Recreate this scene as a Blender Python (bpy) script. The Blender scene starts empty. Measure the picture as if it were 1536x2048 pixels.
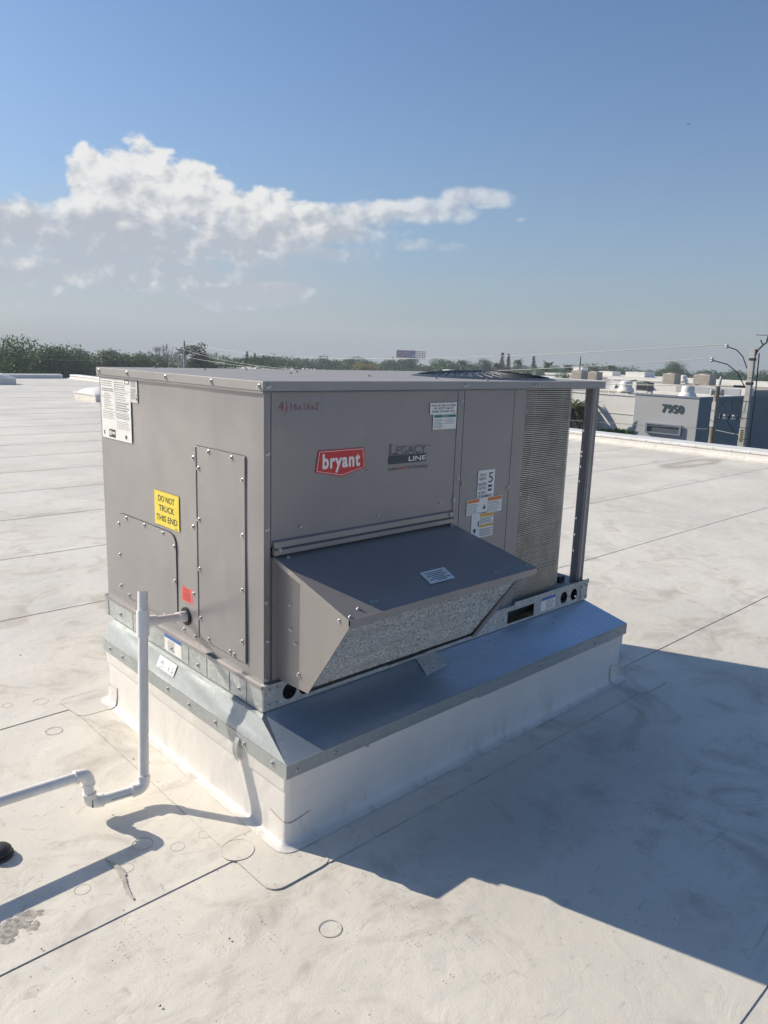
import bpy, bmesh, math, random
from mathutils import Vector, Matrix
from mathutils.geometry import tessellate_polygon
random.seed(7)
R = math.radians
scene = bpy.context.scene
C = scene.collection

# ------------------------------------------------------------------ camera
cam = bpy.data.cameras.new('camera')
cam.sensor_fit = 'VERTICAL'
cam.sensor_height = 36.0
cam.lens = 36.0 * 1508.06 / 2048.0
cam.clip_start = 0.05
cam.clip_end = 3000
co = bpy.data.objects.new('camera', cam)
C.objects.link(co)
yaw, pitch, roll = 0.8123, -0.2069, 0.0341
fw = Vector((math.cos(pitch) * math.cos(yaw), math.cos(pitch) * math.sin(yaw), math.sin(pitch)))
rt0 = Vector((math.sin(yaw), -math.cos(yaw), 0))
up0 = rt0.cross(fw)
rt = rt0 * math.cos(roll) + up0 * math.sin(roll)
up = up0 * math.cos(roll) - rt0 * math.sin(roll)
M = Matrix((rt, up, -fw)).transposed().to_4x4()
M.translation = Vector((-1.2943, -1.9041, 1.5214))
co.matrix_world = M
scene.camera = co

# ------------------------------------------------------------------ light
SUN_AZ, SUN_EL = 114.0, 30.0
sd = Vector((math.cos(R(SUN_AZ)) * math.cos(R(SUN_EL)), math.sin(R(SUN_AZ)) * math.cos(R(SUN_EL)), math.sin(R(SUN_EL))))
sl = bpy.data.lights.new('sun', 'SUN')
sl.energy = 5.0
sl.angle = R(0.53)
sl.color = (1.0, 0.92, 0.775)
so = bpy.data.objects.new('sun', sl)
so.rotation_euler = sd.to_track_quat('Z', 'Y').to_euler()
so.location = (0, 0, 30)
C.objects.link(so)
vs = scene.view_settings
vs.view_transform = 'Standard'
vs.look = 'None'
vs.gamma = 1.0
vs.use_curve_mapping = False
vs.exposure = 0.24
scene.cycles.use_denoising = True
scene.cycles.max_bounces = 6
scene.cycles.diffuse_bounces = 3
scene.cycles.glossy_bounces = 3
scene.cycles.transmission_bounces = 2
scene.cycles.use_adaptive_sampling = True
scene.cycles.adaptive_threshold = 0.03
scene.cycles.volume_bounces = 0


class NT:
    """tiny node-tree helper"""
    def __init__(s, tree):
        s.t = tree
        s.n = tree.nodes
        s.l = tree.links

    def node(s, kind, **kw):
        n = s.n.new(kind)
        for k, v in kw.items():
            setattr(n, k, v)
        return n

    def put(s, inp, v):
        if v is None:
            return
        if isinstance(v, bpy.types.NodeSocket):
            s.l.new(v, inp)
        elif isinstance(v, (tuple, list)) and len(v) == 3 and inp.type == 'RGBA':
            inp.default_value = (*v, 1)
        else:
            inp.default_value = v

    def math(s, op, a, b=None, c=None, clamp=False):
        n = s.node('ShaderNodeMath', operation=op, use_clamp=clamp)
        for i, v in enumerate((a, b, c)):
            s.put(n.inputs[i], v)
        return n.outputs[0]

    def vmath(s, op, a, b=None):
        n = s.node('ShaderNodeVectorMath', operation=op)
        s.put(n.inputs[0], a)
        s.put(n.inputs[1], b)
        return n.outputs['Value'] if op in ('DOT_PRODUCT', 'LENGTH') else n.outputs[0]

    def mix(s, f, a, b, blend='MIX'):
        n = s.node('ShaderNodeMix', data_type='RGBA', blend_type=blend)
        s.put(n.inputs[0], f)
        s.put(n.inputs[6], a)
        s.put(n.inputs[7], b)
        return n.outputs[2]

    def noise(s, vec, scale, detail=4, rough=0.55, dist=0.0, color=False):
        n = s.node('ShaderNodeTexNoise')
        s.put(n.inputs['Vector'], vec)
        n.inputs['Scale'].default_value = scale
        n.inputs['Detail'].default_value = detail
        n.inputs['Roughness'].default_value = rough
        n.inputs['Distortion'].default_value = dist
        return n.outputs['Color' if color else 'Fac']

    def ramp(s, f, lo, hi, a=0.0, b=1.0, smooth=True):
        n = s.node('ShaderNodeMapRange', interpolation_type='SMOOTHSTEP' if smooth else 'LINEAR')
        s.put(n.inputs[0], f)
        for i, v in ((1, lo), (2, hi), (3, a), (4, b)):
            s.put(n.inputs[i], v)
        return n.outputs[0]

    def mapping(s, vec, scale=(1, 1, 1), loc=(0, 0, 0), rot=(0, 0, 0)):
        n = s.node('ShaderNodeMapping')
        s.put(n.inputs[0], vec)
        n.inputs[1].default_value = loc
        n.inputs[2].default_value = rot
        n.inputs[3].default_value = scale
        return n.outputs[0]

    def bump(s, h, strength=0.3, dist=0.01, normal=None):
        n = s.node('ShaderNodeBump')
        n.inputs['Strength'].default_value = strength
        n.inputs['Distance'].default_value = dist
        s.put(n.inputs['Height'], h)
        s.put(n.inputs['Normal'], normal)
        return n.outputs[0]


# ------------------------------------------------------------------ world
def make_world():
    w = bpy.data.worlds.new('World')
    scene.world = w
    w.cycles.sampling_method = 'MANUAL'
    w.cycles.sample_map_resolution = 512
    w.use_nodes = True
    w.node_tree.nodes.clear()
    g = NT(w.node_tree)
    sky = g.node('ShaderNodeTexSky', sky_type='NISHITA', sun_disc=False)
    sky.sun_elevation = R(SUN_EL)
    sky.sun_rotation = R(90 - SUN_AZ)
    sky.altitude = 0
    sky.air_density = 1.0
    sky.dust_density = 0.6
    sky.ozone_density = 3.0
    tc = g.node('ShaderNodeTexCoord')
    d = tc.outputs['Generated']
    sep = g.node('ShaderNodeSeparateXYZ')
    g.put(sep.inputs[0], d)
    x, y, z = sep.outputs
    yawd = R(46.54)
    # azimuth to the left of the view axis and elevation, in degrees
    fx = g.math('ADD', g.math('MULTIPLY', x, math.cos(yawd)), g.math('MULTIPLY', y, math.sin(yawd)))
    lx = g.math('ADD', g.math('MULTIPLY', x, -math.sin(yawd)), g.math('MULTIPLY', y, math.cos(yawd)))
    U = g.math('MULTIPLY', g.math('ARCTAN2', lx, fx), 180 / math.pi)
    V = g.math('MULTIPLY', g.math('ARCSINE', z), 180 / math.pi)
    blobs = [  # azimuth, elevation, half widths, strength
        (17.4, 10.2, 3.0, 3.2, 1.15), (20.9, 10.3, 1.5, 2.3, 1.1), (14.0, 10.0, 3.2, 2.5, 1.1),
        (9.6, 9.3, 3.2, 2.0, 1.0), (18.5, 7.4, 6.0, 2.6, 1.2), (26, 7.2, 6.0, 1.9, 1.1), (35, 7.0, 9, 2.4, 1.1),
        (50, 7.0, 12, 3.0, 1.1), (11, 7.6, 8.0, 2.0, 1.0),
        (4.5, 8.7, 6.5, 1.5, 1.05), (1.8, 9.4, 3.6, 1.1, 1.15), (-1.5, 9.95, 5.0, .95, 1.2), (-6.0, 10.85, 2.8, .80, 1.15), (-1, 7.7, 5.0, .65, .75),
        (4, 6.9, 5.5, .85, .75), (10.6, 3.7, 3.6, .85, 1.45), (7.8, 4.3, 2.4, .62, 1.3), (12.6, 3.5, 1.9, .9, 1.2),
        (20, 5.2, 12, 2.2, .75), (30, 4.2, 9, 2.6, .7), (-9.0, 9.5, .9, .28, .6), (-70, 6, 14, 1.6, .7)]
    cv = g.node('ShaderNodeCombineXYZ')
    g.put(cv.inputs[0], U)
    g.put(cv.inputs[1], V)
    uv = cv.outputs[0]
    best = None
    for (u0, v0, ru, rv, a) in blobs:
        n = g.node('ShaderNodeVectorMath', operation='MULTIPLY_ADD')
        g.put(n.inputs[0], uv)
        n.inputs[1].default_value = (1 / ru, 1 / rv, 0)
        n.inputs[2].default_value = (-u0 / ru, -v0 / rv, 0)
        f = g.math('SUBTRACT', a, g.vmath('DOT_PRODUCT', n.outputs[0], n.outputs[0]))
        best = f if best is None else g.math('SMOOTH_MAX', best, f, 0.25)
    best = g.math('MAXIMUM', best, -2.0)

    def noise2(vec, scale, detail, rough, dist=0.0):
        n = g.node('ShaderNodeTexNoise', noise_dimensions='2D')
        g.put(n.inputs['Vector'], vec)
        n.inputs['Scale'].default_value = scale
        n.inputs['Detail'].default_value = detail
        n.inputs['Roughness'].default_value = rough
        n.inputs['Distortion'].default_value = dist
        return n.outputs['Fac']

    def relief(du, dv, detail):
        p = g.mapping(uv, loc=(du + 3.0, dv * 1.35, 0), scale=(1, 1.35, 1))
        n1 = noise2(p, .55, detail, .53, .2)
        n2 = noise2(p, .16, 2, .5)
        vo = g.node('ShaderNodeTexVoronoi', feature='SMOOTH_F1', voronoi_dimensions='2D')
        g.put(vo.inputs['Vector'], g.mapping(p, loc=(7, 3, 0)))
        vo.inputs['Scale'].default_value = .85
        vo.inputs['Detail'].default_value = 1.0
        vo.inputs['Smoothness'].default_value = .3
        puff = g.math('SUBTRACT', .5, vo.outputs['Distance'])
        nn = g.math('ADD', g.math('MULTIPLY', g.math('SUBTRACT', n1, .5), 1.4), g.math('MULTIPLY', g.math('SUBTRACT', n2, .5), .8))
        return g.math('ADD', nn, g.math('MULTIPLY', puff, .22)), n2
    n0, nlow = relief(0, 0, 8)
    na, _ = relief(0, 0, 3)
    n1, _ = relief(.7, .55, 3)      # the same relief, a step towards the sun
    f0 = g.math('ADD', g.math('ADD', best, n0), .10)
    crisp = g.math('ADD', g.ramp(V, 6.5, 11.0, 1.2, .42), g.ramp(V, 5.2, 4.2, 0, -.55))
    crisp = g.math('ADD', crisp, g.ramp(U, 9, -2, 0, .55))
    cover = g.ramp(f0, .02, g.math('ADD', crisp, .02), 0, 1)
    soft = g.math('MULTIPLY', g.math('SUBTRACT', nlow, .5), 7.0)
    veil = g.math('MULTIPLY', g.ramp(g.math('ADD', V, soft), 10.0, 5.0), g.ramp(g.math('ADD', U, soft), -4, 14))
    veil = g.math('MULTIPLY', g.math('MULTIPLY', veil, .60), g.ramp(V, -.5, 4.5, .15, 1))
    # thin towards the horizon, where the air hides the cloud
    cover = g.math('MULTIPLY', cover, g.ramp(V, .6, 4.6, .10, 1.0))
    cover = g.math('MULTIPLY', cover, g.ramp(U, -9, 9, .60, 1.0))
    lit = g.math('MULTIPLY', g.math('SUBTRACT', na, n1), .62)
    lit = g.math('SUBTRACT', lit, g.ramp(f0, .35, 1.9, 0, .30))
    sh = g.ramp(g.math('ADD', lit, g.ramp(V, 5.5, 11.5, -.20, .20)), -.30, .24, 0, 1)
    ccol = g.mix(sh, (3.9, 4.25, 4.8), (7.1, 7.1, 7.05))
    # haze that greys the sky near the horizon, all around
    hz = g.math('MULTIPLY', g.math('POWER', 2.718, g.math('MULTIPLY', g.math('MAXIMUM', V, 0), -.105)), .93)
    base = g.mix(1.0, sky.outputs[0], (.80, .94, 1.07), 'MULTIPLY')
    base = g.mix(hz, base, (2.85, 3.15, 3.52))
    base = g.mix(veil, base, (4.0, 4.25, 4.62))
    col = g.mix(cover, base, ccol)
    bg = g.node('ShaderNodeBackground')
    g.put(bg.inputs[0], col)
    bg.inputs[1].default_value = 0.1
    out = g.node('ShaderNodeOutputWorld')
    g.put(out.inputs[0], bg.outputs[0])
make_world()


# ------------------------------------------------------------------ materials
MATS = {}
def mat(name, col, rough=.6, metal=0.0, fn=None, spec=.5):
    m = bpy.data.materials.new(name)
    m.use_nodes = True
    m.node_tree.nodes.clear()
    g = NT(m.node_tree)
    b = g.node('ShaderNodeBsdfPrincipled')
    o = g.node('ShaderNodeOutputMaterial')
    g.put(o.inputs[0], b.outputs[0])
    b.inputs['Base Color'].default_value = (*col, 1)
    b.inputs['Roughness'].default_value = rough
    b.inputs['Metallic'].default_value = metal
    b.inputs['Specular IOR Level'].default_value = spec
    if fn:
        tc = g.node('ShaderNodeTexCoord')
        geo = g.node('ShaderNodeNewGeometry')
        fn(g, b, tc.outputs['Object'], geo.outputs['Position'], o)
    MATS[name] = m
    return m


def vary(col, amt, scale, rough=None, bump=0, bscale=60, bdist=.002, detail=5, warm=(1.05, 1.0, .93)):
    def f(g, b, ob, pos, o):
        n = g.noise(pos, scale, detail, .6, .3)
        lo = tuple(c * (1 - amt) * w for c, w in zip(col, warm))
        hi = tuple(min(1, c * (1 + amt * .6)) for c in col)
        g.put(b.inputs['Base Color'], g.mix(g.ramp(n, .3, .7), lo, hi))
        if rough:
            g.put(b.inputs['Roughness'], g.ramp(g.noise(pos, scale * 3, 4), .3, .7, rough[0], rough[1]))
        if bump:
            g.put(b.inputs['Normal'], g.bump(g.noise(pos, bscale, 4), bump, bdist))
    return f


def tpo(g, b, ob, pos, o):
    # white roofing membrane: blotchy dirt, faint scuffs, dark specks, dirt lines beside the laps
    sep = g.node('ShaderNodeSeparateXYZ')
    g.put(sep.inputs[0], pos)
    flat = g.node('ShaderNodeCombineXYZ')
    g.put(flat.inputs[0], sep.outputs[0])
    g.put(flat.inputs[1], sep.outputs[1])
    p = flat.outputs[0]
    cam_far = g.ramp(g.vmath('LENGTH', p), 2.5, 9, 1.0, .3)
    big = g.noise(p, .55, 5, .6, .4)
    mid = g.noise(g.mapping(p, loc=(4, 9, 0)), 2.6, 7, .66, 1.2)
    fine = g.noise(g.mapping(p, scale=(1, 1.5, 1), rot=(0, 0, .5)), 13, 6, .7, 1.6)
    col = g.mix(g.ramp(big, .35, .68), (.755, .70, .612), (.635, .59, .515))
    col = g.mix(g.math('MULTIPLY', g.math('MULTIPLY', g.ramp(mid, .48, .70), .66), cam_far), col, (.40, .355, .30))
    col = g.mix(g.math('MULTIPLY', g.ramp(mid, .36, .22), .5), col, (.74, .69, .635))
    sm = g.math('MULTIPLY', g.ramp(fine, .57, .70), g.ramp(big, .30, .55, .12, 1))
    col = g.mix(g.math('MULTIPLY', g.math('MULTIPLY', sm, .50), cam_far), col, (.36, .325, .285))
    # long scuff strokes in several directions
    for i, (rz, sc, thr, k) in enumerate(((.35, 2.3, .655, .5), (-.6, 3.1, .67, .45), (1.3, 1.9, .66, .42))):
        q = g.mapping(p, rot=(0, 0, rz), scale=(.45, 4.6, 1), loc=(i * 3.1, i * 1.7, 0))
        s = g.noise(q, sc, 5, .62, 2.2)
        gate = g.ramp(g.noise(g.mapping(p, loc=(i * 7, 2, 0)), 1.6, 2), .5, .64)
        col = g.mix(g.math('MULTIPLY', g.math('MULTIPLY', g.ramp(s, thr, thr + .05), gate), k), col, (.27, .25, .23))
    # specks
    for sc, r, k, lo in ((19, .035, .85, .55), (47, .055, .7, .62), (8, .022, .9, .5)):
        vo = g.node('ShaderNodeTexVoronoi', feature='F1')
        g.put(vo.inputs['Vector'], g.vmath('ADD', p, g.vmath('MULTIPLY', g.noise(p, 60, 2, color=True), (.012, .012, 0))))
        vo.inputs['Scale'].default_value = sc
        sepc = g.node('ShaderNodeSeparateColor')
        g.put(sepc.inputs[0], vo.outputs['Color'])
        pick = g.math('GREATER_THAN', sepc.outputs[0], lo)
        size = g.math('MULTIPLY', sepc.outputs[1], r * 2.6)
        dot = g.math('MULTIPLY', g.math('LESS_THAN', vo.outputs['Distance'], size), pick)
        clump = g.ramp(g.noise(g.mapping(p, loc=(sc, 3, 0)), 1.1, 3), .42, .58)
        col = g.mix(g.math('MULTIPLY', g.math('MULTIPLY', dot, clump), k), col, (.13, .115, .10))
    # settled dirt in a band beside each lap (laps run along x, every 1.277 m)
    ph = g.math('FRACT', g.math('MULTIPLY', g.math('ADD', sep.outputs[1], .115 + 12.77), 1 / 1.277))
    near = g.ramp(ph, .0, .16, 1, 0)
    band = g.math('MULTIPLY', near, g.ramp(g.noise(g.mapping(p, scale=(.7, 3, 1)), 2.2, 5, .65), .45, .7))
    col = g.mix(g.math('MULTIPLY', band, .55), col, (.40, .37, .335))
    # ponding stain by the far parapet
    dx = g.math('MULTIPLY', g.math('SUBTRACT', sep.outputs[0], 10.35), 1 / 1.0)
    dy = g.math('MULTIPLY', g.math('SUBTRACT', sep.outputs[1], 3.32), 1 / .22)
    rr = g.math('ADD', g.math('SQRT', g.math('ADD', g.math('MULTIPLY', dx, dx), g.math('MULTIPLY', dy, dy))), g.math('MULTIPLY', g.math('SUBTRACT', g.noise(p, 1.4, 4), .5), 1.1))
    ring = g.math('MULTIPLY', g.ramp(rr, .3, .75), g.ramp(rr, 1.35, .85))
    col = g.mix(g.math('MULTIPLY', ring, .62), col, (.36, .30, .23))
    # a wide darker, wetter patch of grime on the near right
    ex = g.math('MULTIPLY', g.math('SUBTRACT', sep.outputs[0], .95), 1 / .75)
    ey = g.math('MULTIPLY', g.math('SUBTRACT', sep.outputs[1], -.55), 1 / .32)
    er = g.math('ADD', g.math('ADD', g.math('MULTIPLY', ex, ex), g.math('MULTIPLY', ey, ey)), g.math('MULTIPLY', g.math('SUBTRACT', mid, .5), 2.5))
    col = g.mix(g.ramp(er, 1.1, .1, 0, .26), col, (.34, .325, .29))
    # peeled corner of old coating
    px = g.math('MULTIPLY', g.math('SUBTRACT', sep.outputs[0], -.80), 1 / .075)
    py = g.math('MULTIPLY', g.math('SUBTRACT', sep.outputs[1], -.005), 1 / .05)
    pr = g.math('ADD', g.math('ADD', g.math('MULTIPLY', px, px), g.math('MULTIPLY', py, py)), g.math('MULTIPLY', g.math('SUBTRACT', g.noise(p, 26, 4, .6, .6), .5), 6.0))
    peel = g.ramp(pr, .85, .75)
    pc = g.mix(g.ramp(g.noise(p, 70, 3), .4, .6), (.20, .175, .15), (.40, .365, .325))
    col = g.mix(g.math('MULTIPLY', peel, .85), col, pc)
    g.put(b.inputs['Base Color'], col)
    g.put(b.inputs['Roughness'], g.ramp(mid, .35, .7, .42, .68))
    h = g.math('ADD', g.noise(p, 1.7, 3, .5, .5), g.math('MULTIPLY', g.noise(p, 7.5, 4, .55, .8), .22))
    nb = g.bump(h, .55, .03)
    h2 = g.math('SUBTRACT', g.noise(p, 180, 2), g.math('MULTIPLY', peel, 1.0))
    g.put(b.inputs['Normal'], g.bump(h2, .25, .002, nb))
mat('membrane', (.75, .72, .68), .55, 0, tpo, .35)


def curbwhite(g, b, ob, pos, o):
    n = g.noise(pos, 3.2, 5, .6, .6)
    n2 = g.noise(g.mapping(pos, scale=(1, 1, .35)), 9, 6, .65, 1)
    sep = g.node('ShaderNodeSeparateXYZ')
    g.put(sep.inputs[0], pos)
    col = g.mix(g.ramp(n, .35, .7), (.76, .715, .66), (.70, .66, .61))
    low = g.ramp(sep.outputs[2], .0, .13, 1, .12)
    col = g.mix(g.math('MULTIPLY', g.math('MULTIPLY', g.ramp(n2, .5, .68), low), .6), col, (.45, .42, .38))
    g.put(b.inputs['Base Color'], col)
    g.put(b.inputs['Normal'], g.bump(g.noise(pos, 5, 4, .5, .6), .5, .018))
mat('curb_membrane', (.8, .78, .75), .45, 0, curbwhite)


def paint(c1, c2, r0=.30, r1=.40):
    def f(g, b, ob, pos, o):
        n = g.noise(pos, 1.3, 4, .55, .5)
        st = g.noise(g.mapping(pos, scale=(1, 1, .12)), 16, 5, .65, .4)
        col = g.mix(g.ramp(n, .3, .7), c1, c2)
        col = g.mix(g.ramp(st, .5, .75, 0, .16), col, tuple(c * .66 for c in c2))
        du = g.math('MULTIPLY', g.ramp(g.noise(pos, 7, 6, .7, .5), .52, .72), .22)
        col = g.mix(du, col, (.36, .335, .305))
        g.put(b.inputs['Base Color'], col)
        g.put(b.inputs['Roughness'], g.ramp(n, .3, .7, r0, r1))
        big = g.noise(g.mapping(pos, scale=(1, 1, 1.3)), 2.1, 2, .4, .2)
        nb = g.bump(big, .6, .022)
        g.put(b.inputs['Normal'], g.bump(g.noise(pos, 320, 2), .05, .0006, nb))
    return f
mat('panel_paint', (.40, .375, .37), .34, .2, paint((.282, .262, .262), (.256, .242, .245)))
mat('hood_paint', (.36, .34, .335), .32, .3, paint((.30, .278, .27), (.27, .255, .252)))


def galv(base, dark, r0, r1, scr=0.0, metal=.92):
    def f(g, b, ob, pos, o):
        vo = g.node('ShaderNodeTexVoronoi', feature='F1')
        g.put(vo.inputs['Vector'], g.vmath('ADD', pos, g.vmath('MULTIPLY', g.noise(pos, 45, 2, color=True), (.012, .012, .012))))
        vo.inputs['Scale'].default_value = 75
        sc = g.node('ShaderNodeSeparateColor')
        g.put(sc.inputs[0], vo.outputs['Color'])
        col = g.mix(sc.outputs[0], dark, base)
        n = g.noise(pos, 2.5, 5, .6, .6)
        col = g.mix(g.ramp(n, .42, .72, 0, .35), col, tuple(c * .7 for c in dark))
        rg = g.math('ADD', g.ramp(n, .3, .75, r0, r1), g.math('MULTIPLY', sc.outputs[1], .05))
        if scr:
            s = g.noise(g.mapping(pos, scale=(6, 6, 22)), 9, 6, .75, 1.5)
            k = g.math('MULTIPLY', g.ramp(s, .54, .62), scr)
            col = g.mix(k, col, (.80, .80, .78))
            rg = g.math('ADD', rg, g.math('MULTIPLY', k, .3))
        g.put(b.inputs['Base Color'], col)
        g.put(b.inputs['Roughness'], rg)
        g.put(b.inputs['Normal'], g.bump(g.noise(pos, 2.3, 2, .4, .3), .15, .02))
    return f
mat('galvanized', (.6, .62, .63), .32, .60, galv((.58, .68, .79), (.52, .62, .73), .26, .36))  # blue of the reflected sky is put into the metal's colour
mat('galvanized_lit', (.5, .52, .52), .45, .6, galv((.44, .455, .45), (.385, .41, .41), .44, .54))  # copy of the same metal, colour without the blue and darkened against sun glare
mat('rail_steel', (.5, .52, .52), .45, .6, galv((.50, .515, .505), (.36, .385, .39), .42, .58, .55))
mat('screw_steel', (.52, .52, .51), .38, 1.0, None)
mat('dark_gap', (.012, .013, .015), .8)
mat('interior', (.035, .037, .04), .8)
mat('black_plastic', (.028, .032, .038), .42, 0, vary((.03, .034, .04), .2, 20))
mat('rubber', (.02, .02, .022), .7)
mat('lid_sunlit', (.35, .33, .32), .36, .1, paint((.335, .315, .302), (.315, .298, .288), .52, .62))  # panel paint lightened to stand in for sun on the lid top
mat('pvc', (.80, .785, .76), .32, 0, vary((.80, .785, .76), .07, 14, (.25, .42), .05, 90, .0006))
mat('pvc_fitting', (.83, .815, .79), .30, 0, vary((.83, .815, .79), .06, 18, (.24, .4), .05, 90, .0006))
mat('fin_metal', (.42, .42, .41), .38, .8, vary((.62, .605, .565), .2, 9, (.3, .5), warm=(1.02, 1, .98)))
mat('fin_back', (.05, .05, .05), .7)


def meshmat(g, b, ob, pos, o):
    n = g.noise(g.mapping(pos, scale=(.55, 1, 1)), 190, 3, .7)
    m = g.noise(g.mapping(pos, scale=(.12, 1, 1)), 40, 4, .6)
    col = g.mix(g.ramp(n, .36, .64), (.25, .237, .215), (.58, .55, .50))
    g.put(b.inputs['Base Color'], g.mix(g.ramp(m, .42, .66, 0, .5), col, (.29, .272, .245)))
mat('filter_mesh', (.5, .48, .45), .38, .7, meshmat)
mat('sticker_white', (.80, .80, .79), .4, 0, vary((.80, .80, .79), .06, 30))
mat('sticker_faded', (.66, .66, .65), .5, 0, vary((.66, .66, .65), .1, 40))
mat('sticker_yellow', (.83, .66, .045), .42, 0, vary((.83, .66, .045), .06, 30))
mat('sticker_red', (.75, .12, .10), .45, 0, vary((.75, .13, .11), .08, 40))
mat('ink_black', (.018, .018, .02), .5)
mat('ink_grey', (.30, .30, .30), .5)
mat('ink_red', (.45, .03, .03), .5)
mat('ink_orange', (.72, .20, .04), .5)
mat('ink_amber', (.72, .38, .05), .5)
mat('ink_green', (.02, .20, .12), .5)
mat('ink_blue', (.05, .14, .40), .5)
mat('ink_slate', (.035, .05, .065), .45)
mat('joint_grey', (.10, .10, .105), .6)
mat('brand_red', (.58, .035, .04), .38, 0, vary((.58, .035, .04), .06, 30))
mat('marker_red', (.30, .07, .075), .6)
mat('coping_metal', (.80, .79, .77), .4, .1, vary((.80, .79, .77), .08, 3))
mat('sealant', (.36, .33, .30), .7, 0, vary((.44, .40, .36), .4, 9))
mat('lap_edge', (.58, .50, .41), .7, 0, vary((.60, .52, .43), .4, 5))


def leafmat(name, c1, c2):
    m = bpy.data.materials.new(name)
    m.use_nodes = True
    m.node_tree.nodes.clear()
    g = NT(m.node_tree)
    geo = g.node('ShaderNodeNewGeometry')
    oi = g.node('ShaderNodeObjectInfo')
    n = g.noise(geo.outputs['Position'], .35, 3)
    f = g.math('ADD', g.math('MULTIPLY', geo.outputs['Random Per Island'], .5), g.math('MULTIPLY', n, .7))
    col = g.mix(g.ramp(f, .15, .95), c1, c2)
    col = g.mix(g.math('MULTIPLY', oi.outputs['Random'], .3), col, tuple(x * y for x, y in zip(c2, (1.1, 1.0, .7))))
    dif = g.node('ShaderNodeBsdfPrincipled')
    g.put(dif.inputs['Base Color'], col)
    dif.inputs['Roughness'].default_value = .55
    dif.inputs['Specular IOR Level'].default_value = .3
    tr = g.node('ShaderNodeBsdfTranslucent')
    g.put(tr.inputs[0], g.mix(1.0, col, (1.1, 1.25, .6), 'MULTIPLY'))
    mx = g.node('ShaderNodeMixShader')
    mx.inputs[0].default_value = .28
    g.put(mx.inputs[1], dif.outputs[0])
    g.put(mx.inputs[2], tr.outputs[0])
    o = g.node('ShaderNodeOutputMaterial')
    g.put(o.inputs[0], mx.outputs[0])
    MATS[name] = m
leafmat('leaf_dark', (.016, .048, .022), (.046, .115, .046))
leafmat('leaf_mid', (.020, .060, .022), (.062, .15, .046))
leafmat('leaf_olive', (.026, .050, .022), (.07, .11, .042))
leafmat('leaf_yellow', (.14, .10, .025), (.34, .24, .06))
leafmat('leaf_palm', (.03, .045, .018), (.10, .125, .05))
leafmat('leaf_pine', (.018, .032, .020), (.055, .08, .045))
mat('bark', (.12, .10, .08), .9, 0, vary((.13, .11, .09), .35, 4, None, .5, 20, .02))
mat('palm_bark', (.26, .23, .19), .9, 0, vary((.27, .24, .2), .3, 6, None, .4, 12, .02))
mat('concrete', (.46, .45, .42), .85, 0, vary((.47, .46, .43), .18, 2.5, None, .3, 30, .005))
mat('wood_pole', (.28, .24, .19), .85, 0, vary((.29, .25, .20), .3, 3, None, .4, 25, .008))
mat('dark_metal', (.06, .062, .065), .5, .6)
mat('porcelain', (.62, .61, .58), .3)
mat('wire', (.30, .30, .29), .5, .5)
mat('wall_white', (.74, .715, .69), .8, 0, vary((.74, .715, .69), .06, .6, None, .15, 30, .004))
mat('wall_grey', (.42, .43, .455), .8, 0, vary((.42, .43, .455), .05, .6, None, .15, 30, .004))
mat('wall_shaded', (.15, .195, .24), .75, 0, vary((.15, .195, .24), .10, .5, None, .15, 30, .004))  # shade on the receding side wall, put into its colour
mat('trim_slate', (.20, .23, .28), .6)
mat('window_glass', (.10, .115, .135), .12, .0, None, .8)
mat('roof_deck', (.38, .345, .305), .85, 0, vary((.38, .345, .305), .16, .5))
mat('white_paint', (.76, .75, .73), .5, 0, vary((.76, .75, .73), .07, 2))
mat('ac_beige', (.40, .37, .33), .6, 0, vary((.41, .38, .34), .14, 5))
mat('ac_grey', (.13, .145, .15), .55, .2, vary((.135, .15, .155), .15, 5))
mat('digit_green', (.045, .075, .075), .5)
mat('asphalt', (.05, .05, .052), .9, 0, vary((.055, .054, .053), .25, .6))
mat('grass', (.05, .07, .025), .95, 0, vary((.055, .075, .03), .4, .15))
mat('bill_pink', (.42, .10, .30), .6)
mat('bill_blue', (.06, .18, .55), .6)
mat('bill_text', (.55, .42, .68), .6)
mat('bird_black', (.015, .015, .017), .7)
mat('stucco_far', (.55, .53, .50), .85, 0, vary((.56, .54, .51), .1, .3))

# ------------------------------------------------------------------ mesh helpers
ORG = {}
def org(p):
    return ORG.get(p.name, Vector((0, 0, 0))) if p is not None else Vector((0, 0, 0))


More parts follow.
